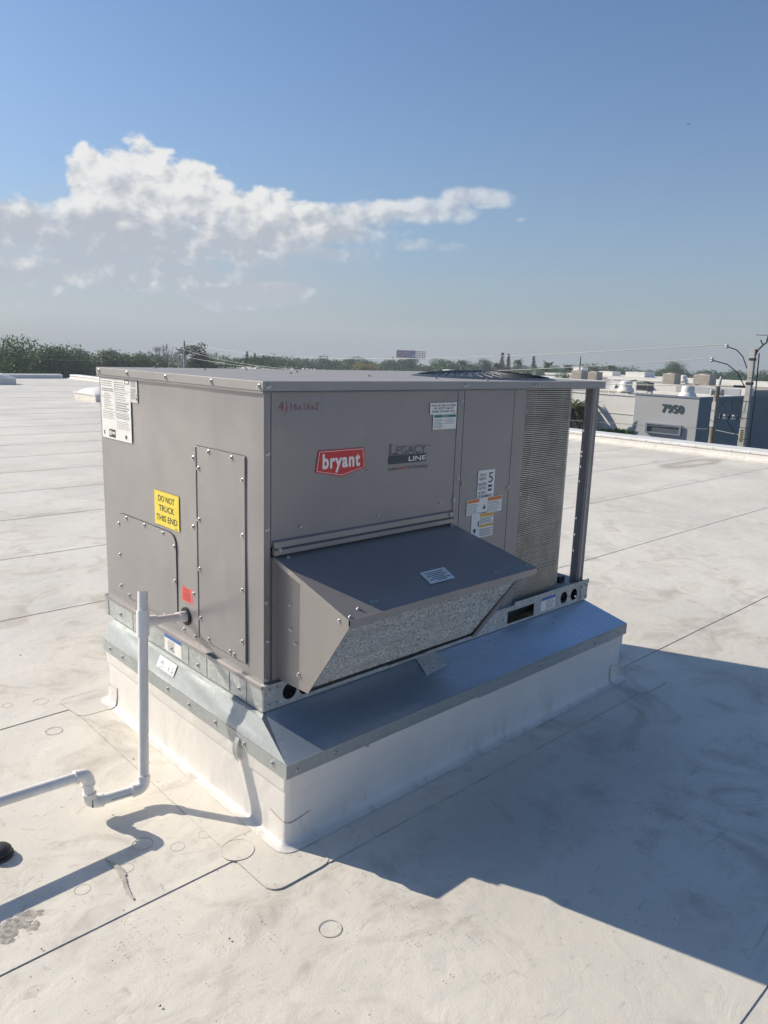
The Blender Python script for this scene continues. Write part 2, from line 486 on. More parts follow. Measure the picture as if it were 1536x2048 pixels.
class MB:
    def __init__(s):
        s.v = []
        s.f = []

    def add(s, vs, fs):
        k = len(s.v)
        s.v += [tuple(v) for v in vs]
        s.f += [tuple(i + k for i in f) for f in fs]
        return s

    def box(s, x0, x1, y0, y1, z0, z1):
        vs = [(x, y, z) for z in (z0, z1) for y in (y0, y1) for x in (x0, x1)]
        return s.add(vs, [(0, 2, 3, 1), (4, 5, 7, 6), (0, 1, 5, 4), (2, 6, 7, 3), (0, 4, 6, 2), (1, 3, 7, 5)])

    def prism(s, pts, vec):
        """closed outline pts (3d, planar) pushed along vec"""
        n = len(pts)
        vec = Vector(vec)
        a = [Vector(p) for p in pts]
        s.add(a + [p + vec for p in a], [tuple(range(n - 1, -1, -1)), tuple(range(n, 2 * n))] +
              [(i, (i + 1) % n, (i + 1) % n + n, i + n) for i in range(n)])
        return s

    def plate(s, outline, holes, to3, vec):
        """2d outline with holes -> plate with thickness; to3 maps (u, v) to 3d"""
        loops = [[Vector((u, v, 0)) for u, v in outline]] + [[Vector((u, v, 0)) for u, v in h] for h in holes]
        tris = tessellate_polygon(loops)
        flat = [p for lp in loops for p in lp]
        a = [Vector(to3(p.x, p.y)) for p in flat]
        vec = Vector(vec)
        n = len(a)
        fs = [tuple(t) for t in tris] + [tuple(i + n for i in reversed(t)) for t in tris]
        k = 0
        for lp in loops:
            m = len(lp)
            fs += [(k + i, k + (i + 1) % m, k + (i + 1) % m + n, k + i + n) for i in range(m)]
            k += m
        return s.add(a + [p + vec for p in a], fs)

    def ring(s, c, ax, r, n):
        ax = Vector(ax).normalized()
        t = ax.cross(Vector((0, 0, 1)))
        if t.length < 1e-4:
            t = Vector((1, 0, 0))
        t.normalize()
        b = ax.cross(t)
        return [Vector(c) + (t * math.cos(2 * math.pi * i / n) + b * math.sin(2 * math.pi * i / n)) * r for i in range(n)]

    def tube(s, path, r, n=10, caps=True):
        path = [Vector(p) for p in path]
        rs = r if isinstance(r, (list, tuple)) else [r] * len(path)
        rows = []
        pt = None
        for i, p in enumerate(path):
            a = path[max(i - 1, 0)]
            b = path[min(i + 1, len(path) - 1)]
            d = (b - a).normalized()
            if pt is None:
                t = d.cross(Vector((0, 0, 1)))
                if t.length < 1e-3:
                    t = Vector((1, 0, 0))
            else:
                t = pt - d * pt.dot(d)
            t.normalize()
            pt = t
            bb = d.cross(t)
            rows.append([p + (t * math.cos(2 * math.pi * j / n) + bb * math.sin(2 * math.pi * j / n)) * rs[i] for j in range(n)])
        k = len(s.v)
        fs = []
        for i in range(len(path) - 1):
            for j in range(n):
                fs.append((i * n + j, i * n + (j + 1) % n, (i + 1) * n + (j + 1) % n, (i + 1) * n + j))
        if caps:
            fs.append(tuple(range(n - 1, -1, -1)))
            fs.append(tuple((len(path) - 1) * n + j for j in range(n)))
        return s.add([v for r_ in rows for v in r_], fs)

    def lathe(s, c, prof, n=20, top=True, bottom=True):
        c = Vector(c)
        vs = [c + Vector((r * math.cos(2 * math.pi * j / n), r * math.sin(2 * math.pi * j / n), z)) for r, z in prof for j in range(n)]
        m = len(prof)
        fs = [(i * n + j, i * n + (j + 1) % n, (i + 1) * n + (j + 1) % n, (i + 1) * n + j) for i in range(m - 1) for j in range(n)]
        if bottom:
            fs.append(tuple(range(n - 1, -1, -1)))
        if top:
            fs.append(tuple((m - 1) * n + j for j in range(n)))
        return s.add(vs, fs)

    def mesh(s, name, m, off=Vector((0, 0, 0)), smooth=False, bevel=0, seg=2, fix=True):
        me = bpy.data.meshes.new(name)
        me.from_pydata([tuple(Vector(v) - off) for v in s.v], [], s.f)
        if fix or bevel:
            bm = bmesh.new()
            bm.from_mesh(me)
            if fix:
                bmesh.ops.recalc_face_normals(bm, faces=bm.faces)
            if bevel:
                es = [e for e in bm.edges if len(e.link_faces) == 2 and e.calc_face_angle(0) > .5]
                bmesh.ops.bevel(bm, geom=es, offset=bevel, segments=seg, affect='EDGES', profile=.6, clamp_overlap=True)
            bm.to_mesh(me)
            bm.free()
        if smooth:
            for p in me.polygons:
                p.use_smooth = True
            if smooth != 'all':
                try:
                    me.set_sharp_from_angle(angle=R(40))
                except Exception:
                    pass
        me.materials.append(MATS[m])
        return me

    def build(s, name, m, parent=None, **kw):
        off = org(parent)
        me = s.mesh(name, m, off, **kw)
        o = bpy.data.objects.new(name, me)
        C.objects.link(o)
        if parent is not None:
            o.parent = parent
            ORG[o.name] = off
        return o


def thing(name, loc, label, cat, group=None):
    o = bpy.data.objects.new(name, None)
    o.empty_display_size = .2
    C.objects.link(o)
    o.location = loc
    ORG[o.name] = Vector(loc)
    return tag(o, label, cat, group)


def tag(o, label, cat, group=None):
    o['label'] = label
    o['category'] = cat
    if group:
        o['group'] = group
    return o


def kind(o, k):
    o['kind'] = k
    return o


def inst(me, name, loc, rot, parent, scale=None):
    o = bpy.data.objects.new(name, me)
    C.objects.link(o)
    o.parent = parent
    o.location = Vector(loc) - org(parent)
    o.rotation_euler = rot
    if scale:
        o.scale = scale
    return o


def text_mb(txt, size, width=None, bold=0.0, spacing=1.0, align='LEFT', shear=0.0):
    """builtin-font lettering as flat faces in the xy plane; height of capitals = size"""
    cu = bpy.data.curves.new('t', 'FONT')
    cu.body = txt
    cu.size = 1.0
    cu.offset = bold
    cu.space_character = spacing
    cu.shear = shear
    cu.resolution_u = 3
    ob = bpy.data.objects.new('t', cu)
    C.objects.link(ob)
    dg = bpy.context.evaluated_depsgraph_get()
    me = bpy.data.meshes.new_from_object(ob.evaluated_get(dg))
    vs = [v.co.copy() for v in me.vertices]
    fs = [tuple(p.vertices) for p in me.polygons]
    bpy.data.objects.remove(ob)
    bpy.data.curves.remove(cu)
    bpy.data.meshes.remove(me)
    x0 = min(v.x for v in vs)
    x1 = max(v.x for v in vs)
    sy = size / .69
    sx = width / (x1 - x0) if width else sy
    ox = {'LEFT': 0, 'CENTER': .5 * (x1 - x0) * sx, 'RIGHT': (x1 - x0) * sx}[align]
    return [((v.x - x0) * sx - ox, v.y * sy) for v in vs], fs


# faces of the unit: front lies in y = 0 and looks to -y, end lies in x = 0 and looks to -x
def F(u, v, d=0.0):
    return (u, -d, v)
def E_(u, v, d=0.0):
    return (-d, u, v)
F.rot = (R(90), 0, 0)
F.right = 1
E_.rot = (0, R(-90), 0)
E_.right = -1


def on(face, mb, d):
    """flat box-like shape helper: rect on a face"""
    return mb


def rect(mb, face, u0, u1, v0, v1, d0, d1):
    a = Vector(face(u0, v0, d0))
    b = Vector(face(u1, v1, d1))
    return mb.box(min(a.x, b.x), max(a.x, b.x), min(a.y, b.y), max(a.y, b.y), min(a.z, b.z), max(a.z, b.z))


def letter(face, txt, u, v, size, d, m, parent, name='lettering', **kw):
    vs, fs = text_mb(txt, size, **kw)
    mb = MB()
    mb.add([face(u + face.right * x, v + y, d) for x, y in vs], fs)
    return mb.build(name, m, parent, fix=False)


def stripes(face, rects, d, m, parent, name='print'):
    mb = MB()
    for (u0, u1, v0, v1) in rects:
        mb.add([face(u0, v0, d), face(u1, v0, d), face(u1, v1, d), face(u0, v1, d)], [(0, 1, 2, 3)])
    o = mb.build(name, m, parent, fix=False)
    if len(rects) > 1:
        o['kind'] = 'stuff'
    return o


def textlines(u0, u1, v0, v1, n, fill=.45, rag=.35, rnd=random):
    out = []
    h = (v1 - v0) / n
    for i in range(n):
        e = u0 + (u1 - u0) * (1 - rnd.random() * rag)
        c = u0
        while abs(c - u0) < abs(e - u0):
            wl = (u1 - u0) * rnd.uniform(.06, .16)
            c2 = c + wl
            if abs(c2 - u0) > abs(e - u0):
                c2 = e
            out.append((c, c2, v1 - (i + .5 + fill / 2) * h, v1 - (i + .5 - fill / 2) * h))
            c = c2 + (u1 - u0) * .022
    return out


def screw_mesh(r=.0066, h=.0058):
    mb = MB()
    mb.lathe((0, 0, 0), [(r * 1.25, 0), (r * 1.25, .0012), (r * 1.05, .0022)], 12, bottom=False)
    mb.lathe((0, 0, .0012), [(r * .72, 0), (r * .72, h * .8), (r * .55, h)], 6, bottom=False)
    return mb.mesh('screw', 'screw_steel', smooth=False)
SCREW = screw_mesh()
SCREW_S = screw_mesh(.0052, .0045)
def screws(face, pts, d, parent, me=None, name='screw'):
    for (u, v) in pts:
        inst(me or SCREW, name, face(u, v, d), face.rot, parent)


# ------------------------------------------------------------------ roof
L, W = 1.889, 1.187
ZB, ZR, ZT = .3685, .457, 1.4294
roof = MB().box(-16, 11.75, -11, 32.2, -.30, -.006).build('roof', 'membrane')
kind(roof, 'structure')
PITCH = 1.277
rr = random.Random(3)
for k in range(-8, 26):
    y0 = -.115 + k * PITCH
    y1 = min(y0 + PITCH, 32.1)
    if y0 > 31.9 or y1 < -11:
        continue
    mb = MB()
    n = 64
    x0, x1 = -16, 11.7
    # the near edge laps over the sheet before it and wanders a few millimetres
    xs = [x0 + (x1 - x0) * i / n for i in range(n + 1)]
    wob = [rr.uniform(-.004, .004) for _ in xs]
    vs = []
    for x, w in zip(xs, wob):
        vs += [(x, y0 + w - .03, -.005), (x, y0 + w - .03, .0012), (x, y0 + .05, .0013), (x, y1 - .02, -.0012)]
    fs = []
    for i in range(n):
        a, b = i * 4, i * 4 + 4
        fs += [(a, b, b + 1, a + 1), (a + 1, b + 1, b + 2, a + 2), (a + 2, b + 2, b + 3, a + 3)]
    mb.add(vs, fs)
    sh = mb.build('membrane_sheet', 'membrane', roof)
    # grey bead of cut-edge sealant along the lap
    bead = MB()
    bw = .0022 if y0 < 1 else .003 if y0 < 6 else .005
    vs = []
    for x, w in zip(xs, wob):
        g = bw * rr.uniform(.6, 1.25)
        vs += [(x, y0 + w - .0306 - g, -.004), (x, y0 + w - .0306 - g * .8, -.0004), (x, y0 + w - .0304, .0014)]
    bead.add(vs, [f for i in range(n) for f in ((i * 3, i * 3 + 3, i * 3 + 4, i * 3 + 1), (i * 3 + 1, i * 3 + 4, i * 3 + 5, i * 3 + 2))])
    bead.build('lap_sealant', 'sealant' if y0 < 1.5 else 'lap_edge', sh)


def rounded(pts, r=.02, n=5):
    """round the corners of a 2d outline"""
    out = []
    m = len(pts)
    for i in range(m):
        p = Vector(pts[i])
        a = (Vector(pts[i - 1]) - p)
        b = (Vector(pts[(i + 1) % m]) - p)
        ra = min(r, a.length * .45)
        rb = min(r, b.length * .45)
        s, e = p + a.normalized() * ra, p + b.normalized() * rb
        for k in range(n + 1):
            t = k / n
            out.append(tuple(s * (1 - t) ** 2 + p * 2 * t * (1 - t) + e * t * t))
    return out


def patch(pts, z0, z1, edge=True, r=.03):
    o = rounded(pts, r)
    p = MB().prism([(x, y, z0) for x, y in o], (0, 0, z1 - z0)).build('membrane_patch', 'membrane', roof)
    if edge:
        c = Vector((sum(x for x, y in o) / len(o), sum(y for x, y in o) / len(o)))
        vs = []
        for x, y in o:
            d = (Vector((x, y)) - c).normalized()
            g = rr.uniform(.0008, .0024)
            vs += [(x - d.x * .0004, y - d.y * .0004, z1 + .0006), (x + d.x * g, y + d.y * g, z0 - .001)]
        m = len(o)
        MB().add(vs, [(2 * i, 2 * i + 1, (2 * i + 3) % (2 * m), (2 * i + 2) % (2 * m)) for i in range(m)]).build('edge_sealant', 'sealant', p, fix=False)
    return p
patch([(-.205, -.06), (-.205, -.345), (.025, -.345), (.025, -.13), (-.02, -.06)], .0, .0030, r=.05)
patch([(-.225, 1.24), (-.205, 1.03), (-.03, 1.03), (-.03, 1.24)], .0, .0030, r=.04)
patch([(1.86, -.37), (2.10, -.38), (2.09, -.13), (1.86, -.13)], .0, .0030, r=.05)
patch([(-.176 + .052 * math.cos(i * math.pi / 8), -.117 + .052 * math.sin(i * math.pi / 8)) for i in range(16)], .0, .0042, r=.01)
# strip welded round the foot of the curb (its edge lies a hand's width out)
patch([(-.0, -.345), (1.88, -.352), (1.88, -.16), (-.0, -.16)], .0, .0022, r=.01)
patch([(-.205, -.08), (-.05, -.08), (-.05, 1.06), (-.202, 1.06)], .0, .0022, r=.01)


def ringmesh(r, w=.0022, h=.0016):
    mb = MB()
    prof = [(r - w, 0), (r, h), (r + w, 0)]
    mb.lathe((0, 0, 0), prof, 32, top=False, bottom=False)
    return mb.mesh('fastener_ring', 'sealant', smooth='all')
RING_B = ringmesh(.031, .0011, .0011)
RING_S = ringmesh(.0215, .0014, .0009)
for x, y, b in ((-.163, -.555, 1), (-.602, .02, 0), (-.469, .027, 0), (-.306, .019, 0), (-.21, .019, 0), (-.751, .012, 0), (-.382, .102, 1),
                (.9, -.29, 0), (1.18, -.30, 0), (-.33, .99, 1), (-.28, 1.28, 1), (1.9, -.24, 0), (-.40, 1.33, 0)):
    inst(RING_B if b else RING_S, 'fastener_ring', (x, y, .0011), (0, 0, rr.random() * 6), roof)
# torn blister beside the lap
mb = MB()
for i in range(16):
    t = i / 15
    x, y = -.5 + .012 * math.sin(t * 5), .10 - .2 * t
    w = .004 + .008 * math.sin(t * math.pi) * rr.random()
    mb.add([(x - w, y, .0045), (x + w, y + .002, .0050), (x + w * .8, y - .012, .0050), (x - w * .7, y - .013, .0045)], [(0, 1, 2, 3)])
mb.build('torn_scuff', 'sealant', roof, fix=False)
# loose grit
grit = MB()
for i in range(1100):
    x, y = rr.uniform(-1.0, 2.6), rr.uniform(-1.2, 1.4)
    if -.1 < x < 1.98 and -.24 < y < 1.2:
        continue
    if rr.random() > .45:
        cx, cy = rr.choice([(-.3, -.45), (.05, -.75), (-.1, .3), (.6, -.45), (-.35, .6), (-.55, -.25), (.15, -.55)])
        x, y = rr.gauss(cx, .10), rr.gauss(cy, .09)
        if -.1 < x < 1.98 and -.24 < y < 1.2:
            continue
    s = rr.uniform(.0005, .0017) * (2.2 if rr.random() < .03 else 1)
    a = rr.random() * 6
    p = [(x + s * math.cos(a + j * 2.1) * rr.uniform(.7, 1.6), y + s * math.sin(a + j * 2.1), .004) for j in range(3)]
    grit.add(p + [(x, y, .004 + s * 1.4)], [(0, 1, 3), (1, 2, 3), (2, 0, 3)])
kind(grit.build('roof_grit', 'ink_black', roof, fix=False), 'stuff')

# parapets
par = thing('parapet', (11.7, 11, 0), 'low white membrane parapet with screwed coping along the far right roof edge', 'parapet')
MB().prism([(11.46, 0, -.004), (11.56, 0, .035), (11.60, 0, .115), (11.60, 0, .15), (11.95, 0, .15), (11.95, 0, -.3), (11.46, 0, -.3)], (0, 1, 0))
def parapet_run(parent, a, b, inward):
    a, b, inw = Vector(a), Vector(b), Vector(inward)
    prof = [(.16, .0005), (.055, .02), (.01, .05), (.0, .118), (-.30, .118), (-.30, -.3), (.16, -.3)]
    mb = MB()
    pts = [a + inw * d + Vector((0, 0, z)) for d, z in prof]
    mb.prism(pts, b - a)
    mb.build('base_flashing', 'curb_membrane', parent, smooth=False)
    n = max(1, round((b - a).length / 3.05))
    along = (b - a) / n
    for i in range(n):
        p = a + along * i
        q = along * .9985
        cp = MB()
        pts = [p + inw * d + Vector((0, 0, z)) for d, z in [(.018, .118), (.018, .150), (.012, .158), (-.31, .178), (-.325, .170), (-.325, .07), (-.30, .07), (-.30, .1185)]]
        cp.prism(pts, q)
        c = cp.build('coping', 'coping_metal', parent)
        if i < 20:
            k = 10
            for j in range(k):
                s = p + along * ((j + .5) / k) + inw * .0185 + Vector((0, 0, .134))
                inst(SCREW_C, 'screw', s, (0, R(-90), 0) if abs(inw.x) > .5 else (R(90), 0, 0), c)
SCREW_C = screw_mesh(.009, .008)
parapet_run(par, (11.6, -11, 0), (11.6, 32, 0), (-1, 0, 0))
par2 = thing('parapet', (0, 32, 0), 'low white parapet closing the roof at the far left, in front of the trees', 'parapet')
parapet_run(par2, (-16, 32, 0), (11.28, 32, 0), (0, -1, 0))

# skylight curbs far left
def skylight(x0, x1, y0, y1, h, label):
    t = thing('roof_skylight', ((x0 + x1) / 2, (y0 + y1) / 2, 0), label, 'skylight')
    MB().prism([(x0, y0, -.004), (x1, y0, -.004), (x1, y1, -.004), (x0, y1, -.004)], (0, 0, h)).build('curb', 'curb_membrane', t, bevel=.015)
    mb = MB()
    e = .02
    mb.box(x0 - e, x1 + e, y0 - e, y1 + e, h - .004, h + .03)
    fr = mb.build('frame', 'coping_metal', t, bevel=.004)
    d = MB()
    n = 10
    for i in range(n + 1):
        for j in range(n + 1):
            u, v = i / n, j / n
            zz = h + .026 + .16 * (1 - (2 * u - 1) ** 4) * (1 - (2 * v - 1) ** 4)
            d.v.append((x0 + (x1 - x0) * u, y0 + (y1 - y0) * v, zz))
    d.f += [(i * (n + 1) + j, (i + 1) * (n + 1) + j, (i + 1) * (n + 1) + j + 1, i * (n + 1) + j + 1) for i in range(n) for j in range(n)]
    d.build('dome', 'white_paint', t, smooth='all')
    me = SCREW_C
    for i in range(5):
        inst(me, 'screw', (x0 - e - .0005, y0 + (y1 - y0) * (i + .5) / 5, h + .012), (0, R(-90), 0), fr)
    return t
skylight(6.98, 8.3, 18.15, 19.6, .17, 'white curbed roof skylight just left of the rooftop unit')
skylight(6.5, 7.82, 27.1, 28.6, .20, 'white curbed roof skylight at the far left by the parapet corner')

# ------------------------------------------------------------------ roof curb and sheet-metal adapter
XO, YD, YB = .06, .21, 1.12
curb = thing('roof_curb', (L / 2, .45, 0), 'white membrane-wrapped roof curb under the sheet-metal skirt', 'roof curb')
def loop(x0, x1, y0, y1, r, n=6):
    out = []
    for cx, cy, a0 in ((x1 - r, y0 + r, -90), (x1 - r, y1 - r, 0), (x0 + r, y1 - r, 90), (x0 + r, y0 + r, 180)):
        for i in range(n + 1):
            a = R(a0 + 90 * i / n)
            out.append((cx + r * math.cos(a), cy + r * math.sin(a)))
    return out
def wrap(name, m, parent, prof, x0, x1, y0, y1, r=.02, cap=False, jitter=0, sub=1):
    mb = MB()
    rows = [[(x, y, z) for x, y in loop(x0 - d, x1 + d, y0 - d, y1 + d, r + d * .6)] for d, z in prof]
    n = len(rows[0])
    mb.v = [v for rw in rows for v in rw]
    mb.f = [(i * n + j, i * n + (j + 1) % n, (i + 1) * n + (j + 1) % n, (i + 1) * n + j) for i in range(len(rows) - 1) for j in range(n)]
    if cap:
        mb.f.append(tuple((len(rows) - 1) * n + j for j in range(n)))
    return mb.build(name, m, parent, smooth=True, fix=True)
cx0, cx1, cy0, cy1 = -XO + .012, L + XO - .012, -YD + .012, YB - .012
wrap('curb_wall', 'curb_membrane', curb, [(.040, .0034), (.022, .0055), (.011, .011), (.006, .022), (.003, .05), (.002, .10), (.0, .2405)], cx0, cx1, cy0, cy1, .018, True)
wrap('counter_flashing', 'curb_membrane', curb, [(.0015, .1905), (.0075, .1885), (.0085, .1925), (.0085, .2405)], cx0, cx1, cy0, cy1, .014)
# heat-welded corner boots
def boot(sx, sy, h):
    mb = MB()
    X = cx0 if sx < 0 else cx1
    Y = cy0 if sy < 0 else cy1
    n = 12
    rows = []
    for d, z in ((.0425, .0050), (.0245, .0080), (.0145, .0135), (.0095, .024), (.006, .052), (.0045, h)):
        row = []
        for i in range(n + 1):
            t = i / n
            # from along the end wall, round the corner, to along the long wall
            e = .075
            if t < .35:
                row.append((X + sx * d, Y - sy * (e * (1 - t / .35) + .012), z - (.012 * math.sin(t / .35 * 1.57) if z == h else 0)))
            elif t > .65:
                row.append((X - sx * (e * ((t - .65) / .35) + .012), Y + sy * d, z - (.012 * math.cos((t - .65) / .35 * 1.57) if z == h else 0)))
            else:
                a = (t - .35) / .3 * 1.5708
                rad = .012 + d
                row.append((X - sx * .012 + sx * rad * math.cos(a), Y - sy * .012 + sy * rad * math.sin(a), z - (.012 if z == h else 0)))
        rows.append(row)
    mb.v = [v for r_ in rows for v in r_]
    m = n + 1
    mb.f = [(i * m + j, i * m + j + 1, (i + 1) * m + j + 1, (i + 1) * m + j) for i in range(len(rows) - 1) for j in range(n)]
    b = mb.build('corner_boot', 'curb_membrane', curb, smooth=True)
    edge = rows[-1]
    MB().tube(edge, .0010, 5).build('edge_sealant', 'lap_edge', b)
for sx, sy in ((-1, -1), (-1, 1), (1, -1)):
    boot(sx, sy, .092)

ad = thing('curb_adapter', (L / 2, .45, .24), 'sloping galvanized steel skirt between the unit and the white curb', 'curb adapter')
ZL, ZLIP = .2885, .2414
def sheet(pts, name, m, parent, th=.0016, grid=None):
    """a sheet given by its outer face (quad), thickened inwards; optionally gridded with slight waviness"""
    a, b, c, d = [Vector(p) for p in pts]
    nrm = (b - a).cross(d - a).normalized()
    mb = MB()
    nu, nv = grid or (1, 1)
    for i in range(nu + 1):
        for j in range(nv + 1):
            u, v = i / nu, j / nv
            p = (a * (1 - u) + b * u) * (1 - v) + (d * (1 - u) + c * u) * v
            if grid and 0 < i < nu and 0 < j < nv:
                p = p + nrm * (.0016 * math.sin(u * 9 + v * 2) + .0012 * math.sin(u * 23 + 1.3 + v * 5))
            mb.v.append(p)
    w = nv + 1
    mb.f = [(i * w + j, (i + 1) * w + j, (i + 1) * w + j + 1, i * w + j + 1) for i in range(nu) for j in range(nv)]
    k = len(mb.v)
    mb.v += [v - nrm * th for v in mb.v]
    mb.f += [tuple(i + k for i in reversed(f)) for f in mb.f]
    rim = [i * w for i in range(nu + 1)] + [nu * w + j for j in range(1, w)] + [i * w + nv for i in range(nu - 1, -1, -1)] + [j for j in range(nv - 1, 0, -1)]
    for i in range(len(rim)):
        p, q = rim[i], rim[(i + 1) % len(rim)]
        mb.f.append((p, q, q + k, p + k))
    return mb.build(name, m, parent, smooth=bool(grid), fix=False)
T = ZB - .0015
fs_ = sheet([(-XO, -YD, ZL), (L + XO, -YD, ZL), (L - .002, .0, T), (.002, .0, T)], 'slope_sheet', 'galvanized', ad, grid=(40, 10))
ET = .028
es_ = sheet([(-XO, YB, ZL), (-XO, -YD, ZL), (-ET, -.03, T - .006), (-ET, YB, T - .006)], 'slope_sheet', 'galvanized_lit', ad, grid=(24, 6))
sheet([(-ET, YB, T - .006), (-ET, -.03, T - .006), (.002, .0, T), (.002, YB, T)], 'top_fold', 'galvanized_lit', ad)
MB().add([(-XO, -YD, ZL), (.002, .0, T), (-ET, -.03, T - .006)], [(0, 1, 2)]).build('corner_gusset', 'galvanized_lit', ad, fix=False)
sheet([(L + XO, -YD, ZL), (L + XO, YB, ZL), (L - .002, YB, T), (L - .002, .0, T)], 'slope_sheet', 'galvanized', ad)
sheet([(L + XO, YB, ZL), (-XO, YB, ZL), (.002, YB, T), (L - .002, YB, T)], 'slope_sheet', 'galvanized', ad)
fl_ = MB().box(-XO, L + XO, -YD - .0025, -YD + .001, ZLIP, ZL).build('lip', 'galvanized_lit', ad, bevel=.0008)
el_ = MB().box(-XO - .0015, -XO + .001, -YD - .0015, YB, ZLIP - .002, ZL - .001).build('lip', 'galvanized_lit', ad)
MB().box(L + XO - .001, L + XO + .0015, -YD - .0015, YB, ZLIP - .002, ZL - .001).build('lip', 'galvanized', ad)
# overlapping second length of the lip and a few creases
MB().box(-XO + .9, L + XO - .004, -YD - .0048, -YD - .0026, ZLIP - .004, ZL - .008).build('lip_splice', 'galvanized_lit', ad)
FL = lambda u, v, d=0: (u, -YD - .0028 - d, v)
FL.rot = F.rot
screws(FL, [(-.02, .262), (.13, .266), (.33, .262), (.56, .266), (.79, .263)], 0, fl_)
screws(FL, [(1.02, .262), (1.24, .263), (1.46, .264), (1.66, .262), (1.87, .264)], .0021, fl_)
screws(FL, [(.27, .2405), (1.10, .2405), (1.35, .2405), (1.78, .2405)], -.001, fl_, SCREW_S)
EL = lambda u, v, d=0: (-XO - .0018 - d, u, v)
EL.rot = E_.rot
screws(EL, [(-.14, .266), (.02, .262), (.20, .266), (.38, .263), (.54, .266), (.93, .264), (1.05, .262)], 0, el_)
# paper with mounting notes stuck under the rail, on the slope
def slope_pt(x, t, lift=.001):
    """t 0 at the rail, 1 at the lip, on the front slope"""
    p = Vector((x, -YD * t, T + (ZL - T) * t))
    return p + Vector((0, -.35, .93)).normalized() * lift
nt = MB().add([slope_pt(.70, .02, .004), slope_pt(.675, .44, .0035), slope_pt(.80, .40, .004), slope_pt(.815, .02, .0035)], [(0, 1, 2, 3)]).build('paper_note', 'sticker_faded', ad, fix=False)
mb = MB()
pr = random.Random(5)
for i in range(16):
    x, t = pr.uniform(.70, .79), pr.uniform(.08, .36)
    s = pr.uniform(.002, .006)
    mb.add([slope_pt(x, t, .006), slope_pt(x + s, t, .006), slope_pt(x + s, t + s * 4, .006), slope_pt(x, t + s * 4, .006)], [(0, 3, 2, 1)])
mb.build('print', 'ink_grey', nt, fix=False)
def eslope(y, t, lift=.001):
    return Vector((-ET - (XO - ET) * t - lift * .93, y, T - .006 + (ZL - T + .006) * t + lift * .37))
nt2 = MB().add([eslope(.655, .05, .0022), eslope(.655, .62, .0022), eslope(.52, .62, .0022), eslope(.52, .05, .0022)], [(0, 1, 2, 3)]).build('paper_note', 'sticker_white', ad, fix=False)
mb = MB()
for i in range(14):
    y, t = pr.uniform(.535, .635), pr.uniform(.2, .52)
    s = pr.uniform(.003, .007)
    mb.add([eslope(y, t, .0032), eslope(y - s, t, .0032), eslope(y - s, t + .06, .0032), eslope(y, t + .06, .0032)], [(0, 3, 2, 1)])
mb.build('print', 'ink_grey', nt2, fix=False)
# bent hold-down strap at the near end
mb = MB()
for i in range(7):
    t = i / 6
    mb.v += [(-XO - .004 - .012 * math.sin(t * 3.1), .070, ZLIP + .03 - .085 * t), (-XO - .004 - .012 * math.sin(t * 3.1), .046, ZLIP + .03 - .085 * t)]
mb.f = [(2 * i, 2 * i + 1, 2 * i + 3, 2 * i + 2) for i in range(6)]
mb.build('strap', 'rail_steel', ad, smooth='all', fix=False)

# ------------------------------------------------------------------ the rooftop unit
un = thing('rooftop_unit', (L / 2, W / 2, ZB), 'grey packaged rooftop air conditioner with hood, coil and red logo', 'rooftop unit')
MB().box(.006, 1.30, .006, W - .006, ZR - .02, ZT - .02).build('core', 'dark_gap', un)
# base rail with lifting holes
def circ(u, v, r, n=20):
    return [(u + r * math.cos(2 * math.pi * i / n), v + r * math.sin(2 * math.pi * i / n)) for i in range(n)]
def rectl(u0, u1, v0, v1, r=.003):
    return rounded([(u0, v0), (u1, v0), (u1, v1), (u0, v1)], r, 2)
frail = MB().plate([(-.009, ZB), (L + .009, ZB), (L + .009, ZR), (-.009, ZR)],
    [circ(.097, .413, .029), circ(.164, .411, .029), circ(1.700, .414, .029), circ(1.785, .413, .029), rectl(.547, .758, .380, .393), rectl(1.267, 1.462, .379, .435)],
    lambda u, v: (u, -.009, v), (0, .003, 0)).build('base_rail', 'rail_steel', un)
MB().box(-.009, L + .009, .05, .06, ZB, ZR - .003).build('rail_back', 'interior', un)
MB().box(-.009, L + .009, -.018, .004, ZR, ZR + .004).build('rail_ledge', 'rail_steel', un, bevel=.001)
MB().box(1.30, L + .004, -.020, -.0165, ZR - .003, ZR + .019).build('pan_flange', 'rail_steel', un)
cp = MB().box(-.0092, .050, -.0115, -.0092, ZB + .003, ZR - .003).build('corner_plate', 'rail_steel', un, bevel=.0006)
screws(F, [(.012, .44), (.042, .44), (.012, .386), (.042, .386)], .0115, cp)
cp = MB().box(L - .05, L + .0094, -.0115, -.0092, ZB + .003, ZR - .003).build('corner_plate', 'rail_steel', un, bevel=.0006)
screws(F, [(L - .04, .44), (L, .44), (L - .04, .386), (L, .386)], .0115, cp)
screws(F, [(.1285, .437), (1.745, .414), (1.238, .407)], .0092, frail, SCREW_S)
for u in (.33, .44, .70, .82, 1.18):
    rect(MB(), F, u, u + .0035, .400, .418, .0088, .0098).build('rail_slot', 'sticker_white', frail)
erail = MB().plate([(-.007, ZB), (W + .009, ZB), (W + .009, ZR - .012), (-.007, ZR - .012)], [], lambda u, v: (-.010, u, v), (.003, 0, 0)).build('base_rail', 'rail_steel', un)
MB().box(-.0135, -.0005, -.006, W + .008, ZR - .0125, ZR + .0005).build('rail_ledge', 'panel_paint', un)
for u in (.93, .80, .655, .47, .34, .19, .085):
    rect(MB(), E_, u, u + .0025, ZB + .002, ZR - .013, .0098, .0108).build('rail_joint', 'ink_slate', erail)
screws(E_, [(1.05, .405), (.60, .395), (.405, .392), (.13, .40)], .0105, erail)
MB().box(-.012, .006, W - .02, W + .012, ZB, ZR).build('corner_plate', 'rail_steel', un)
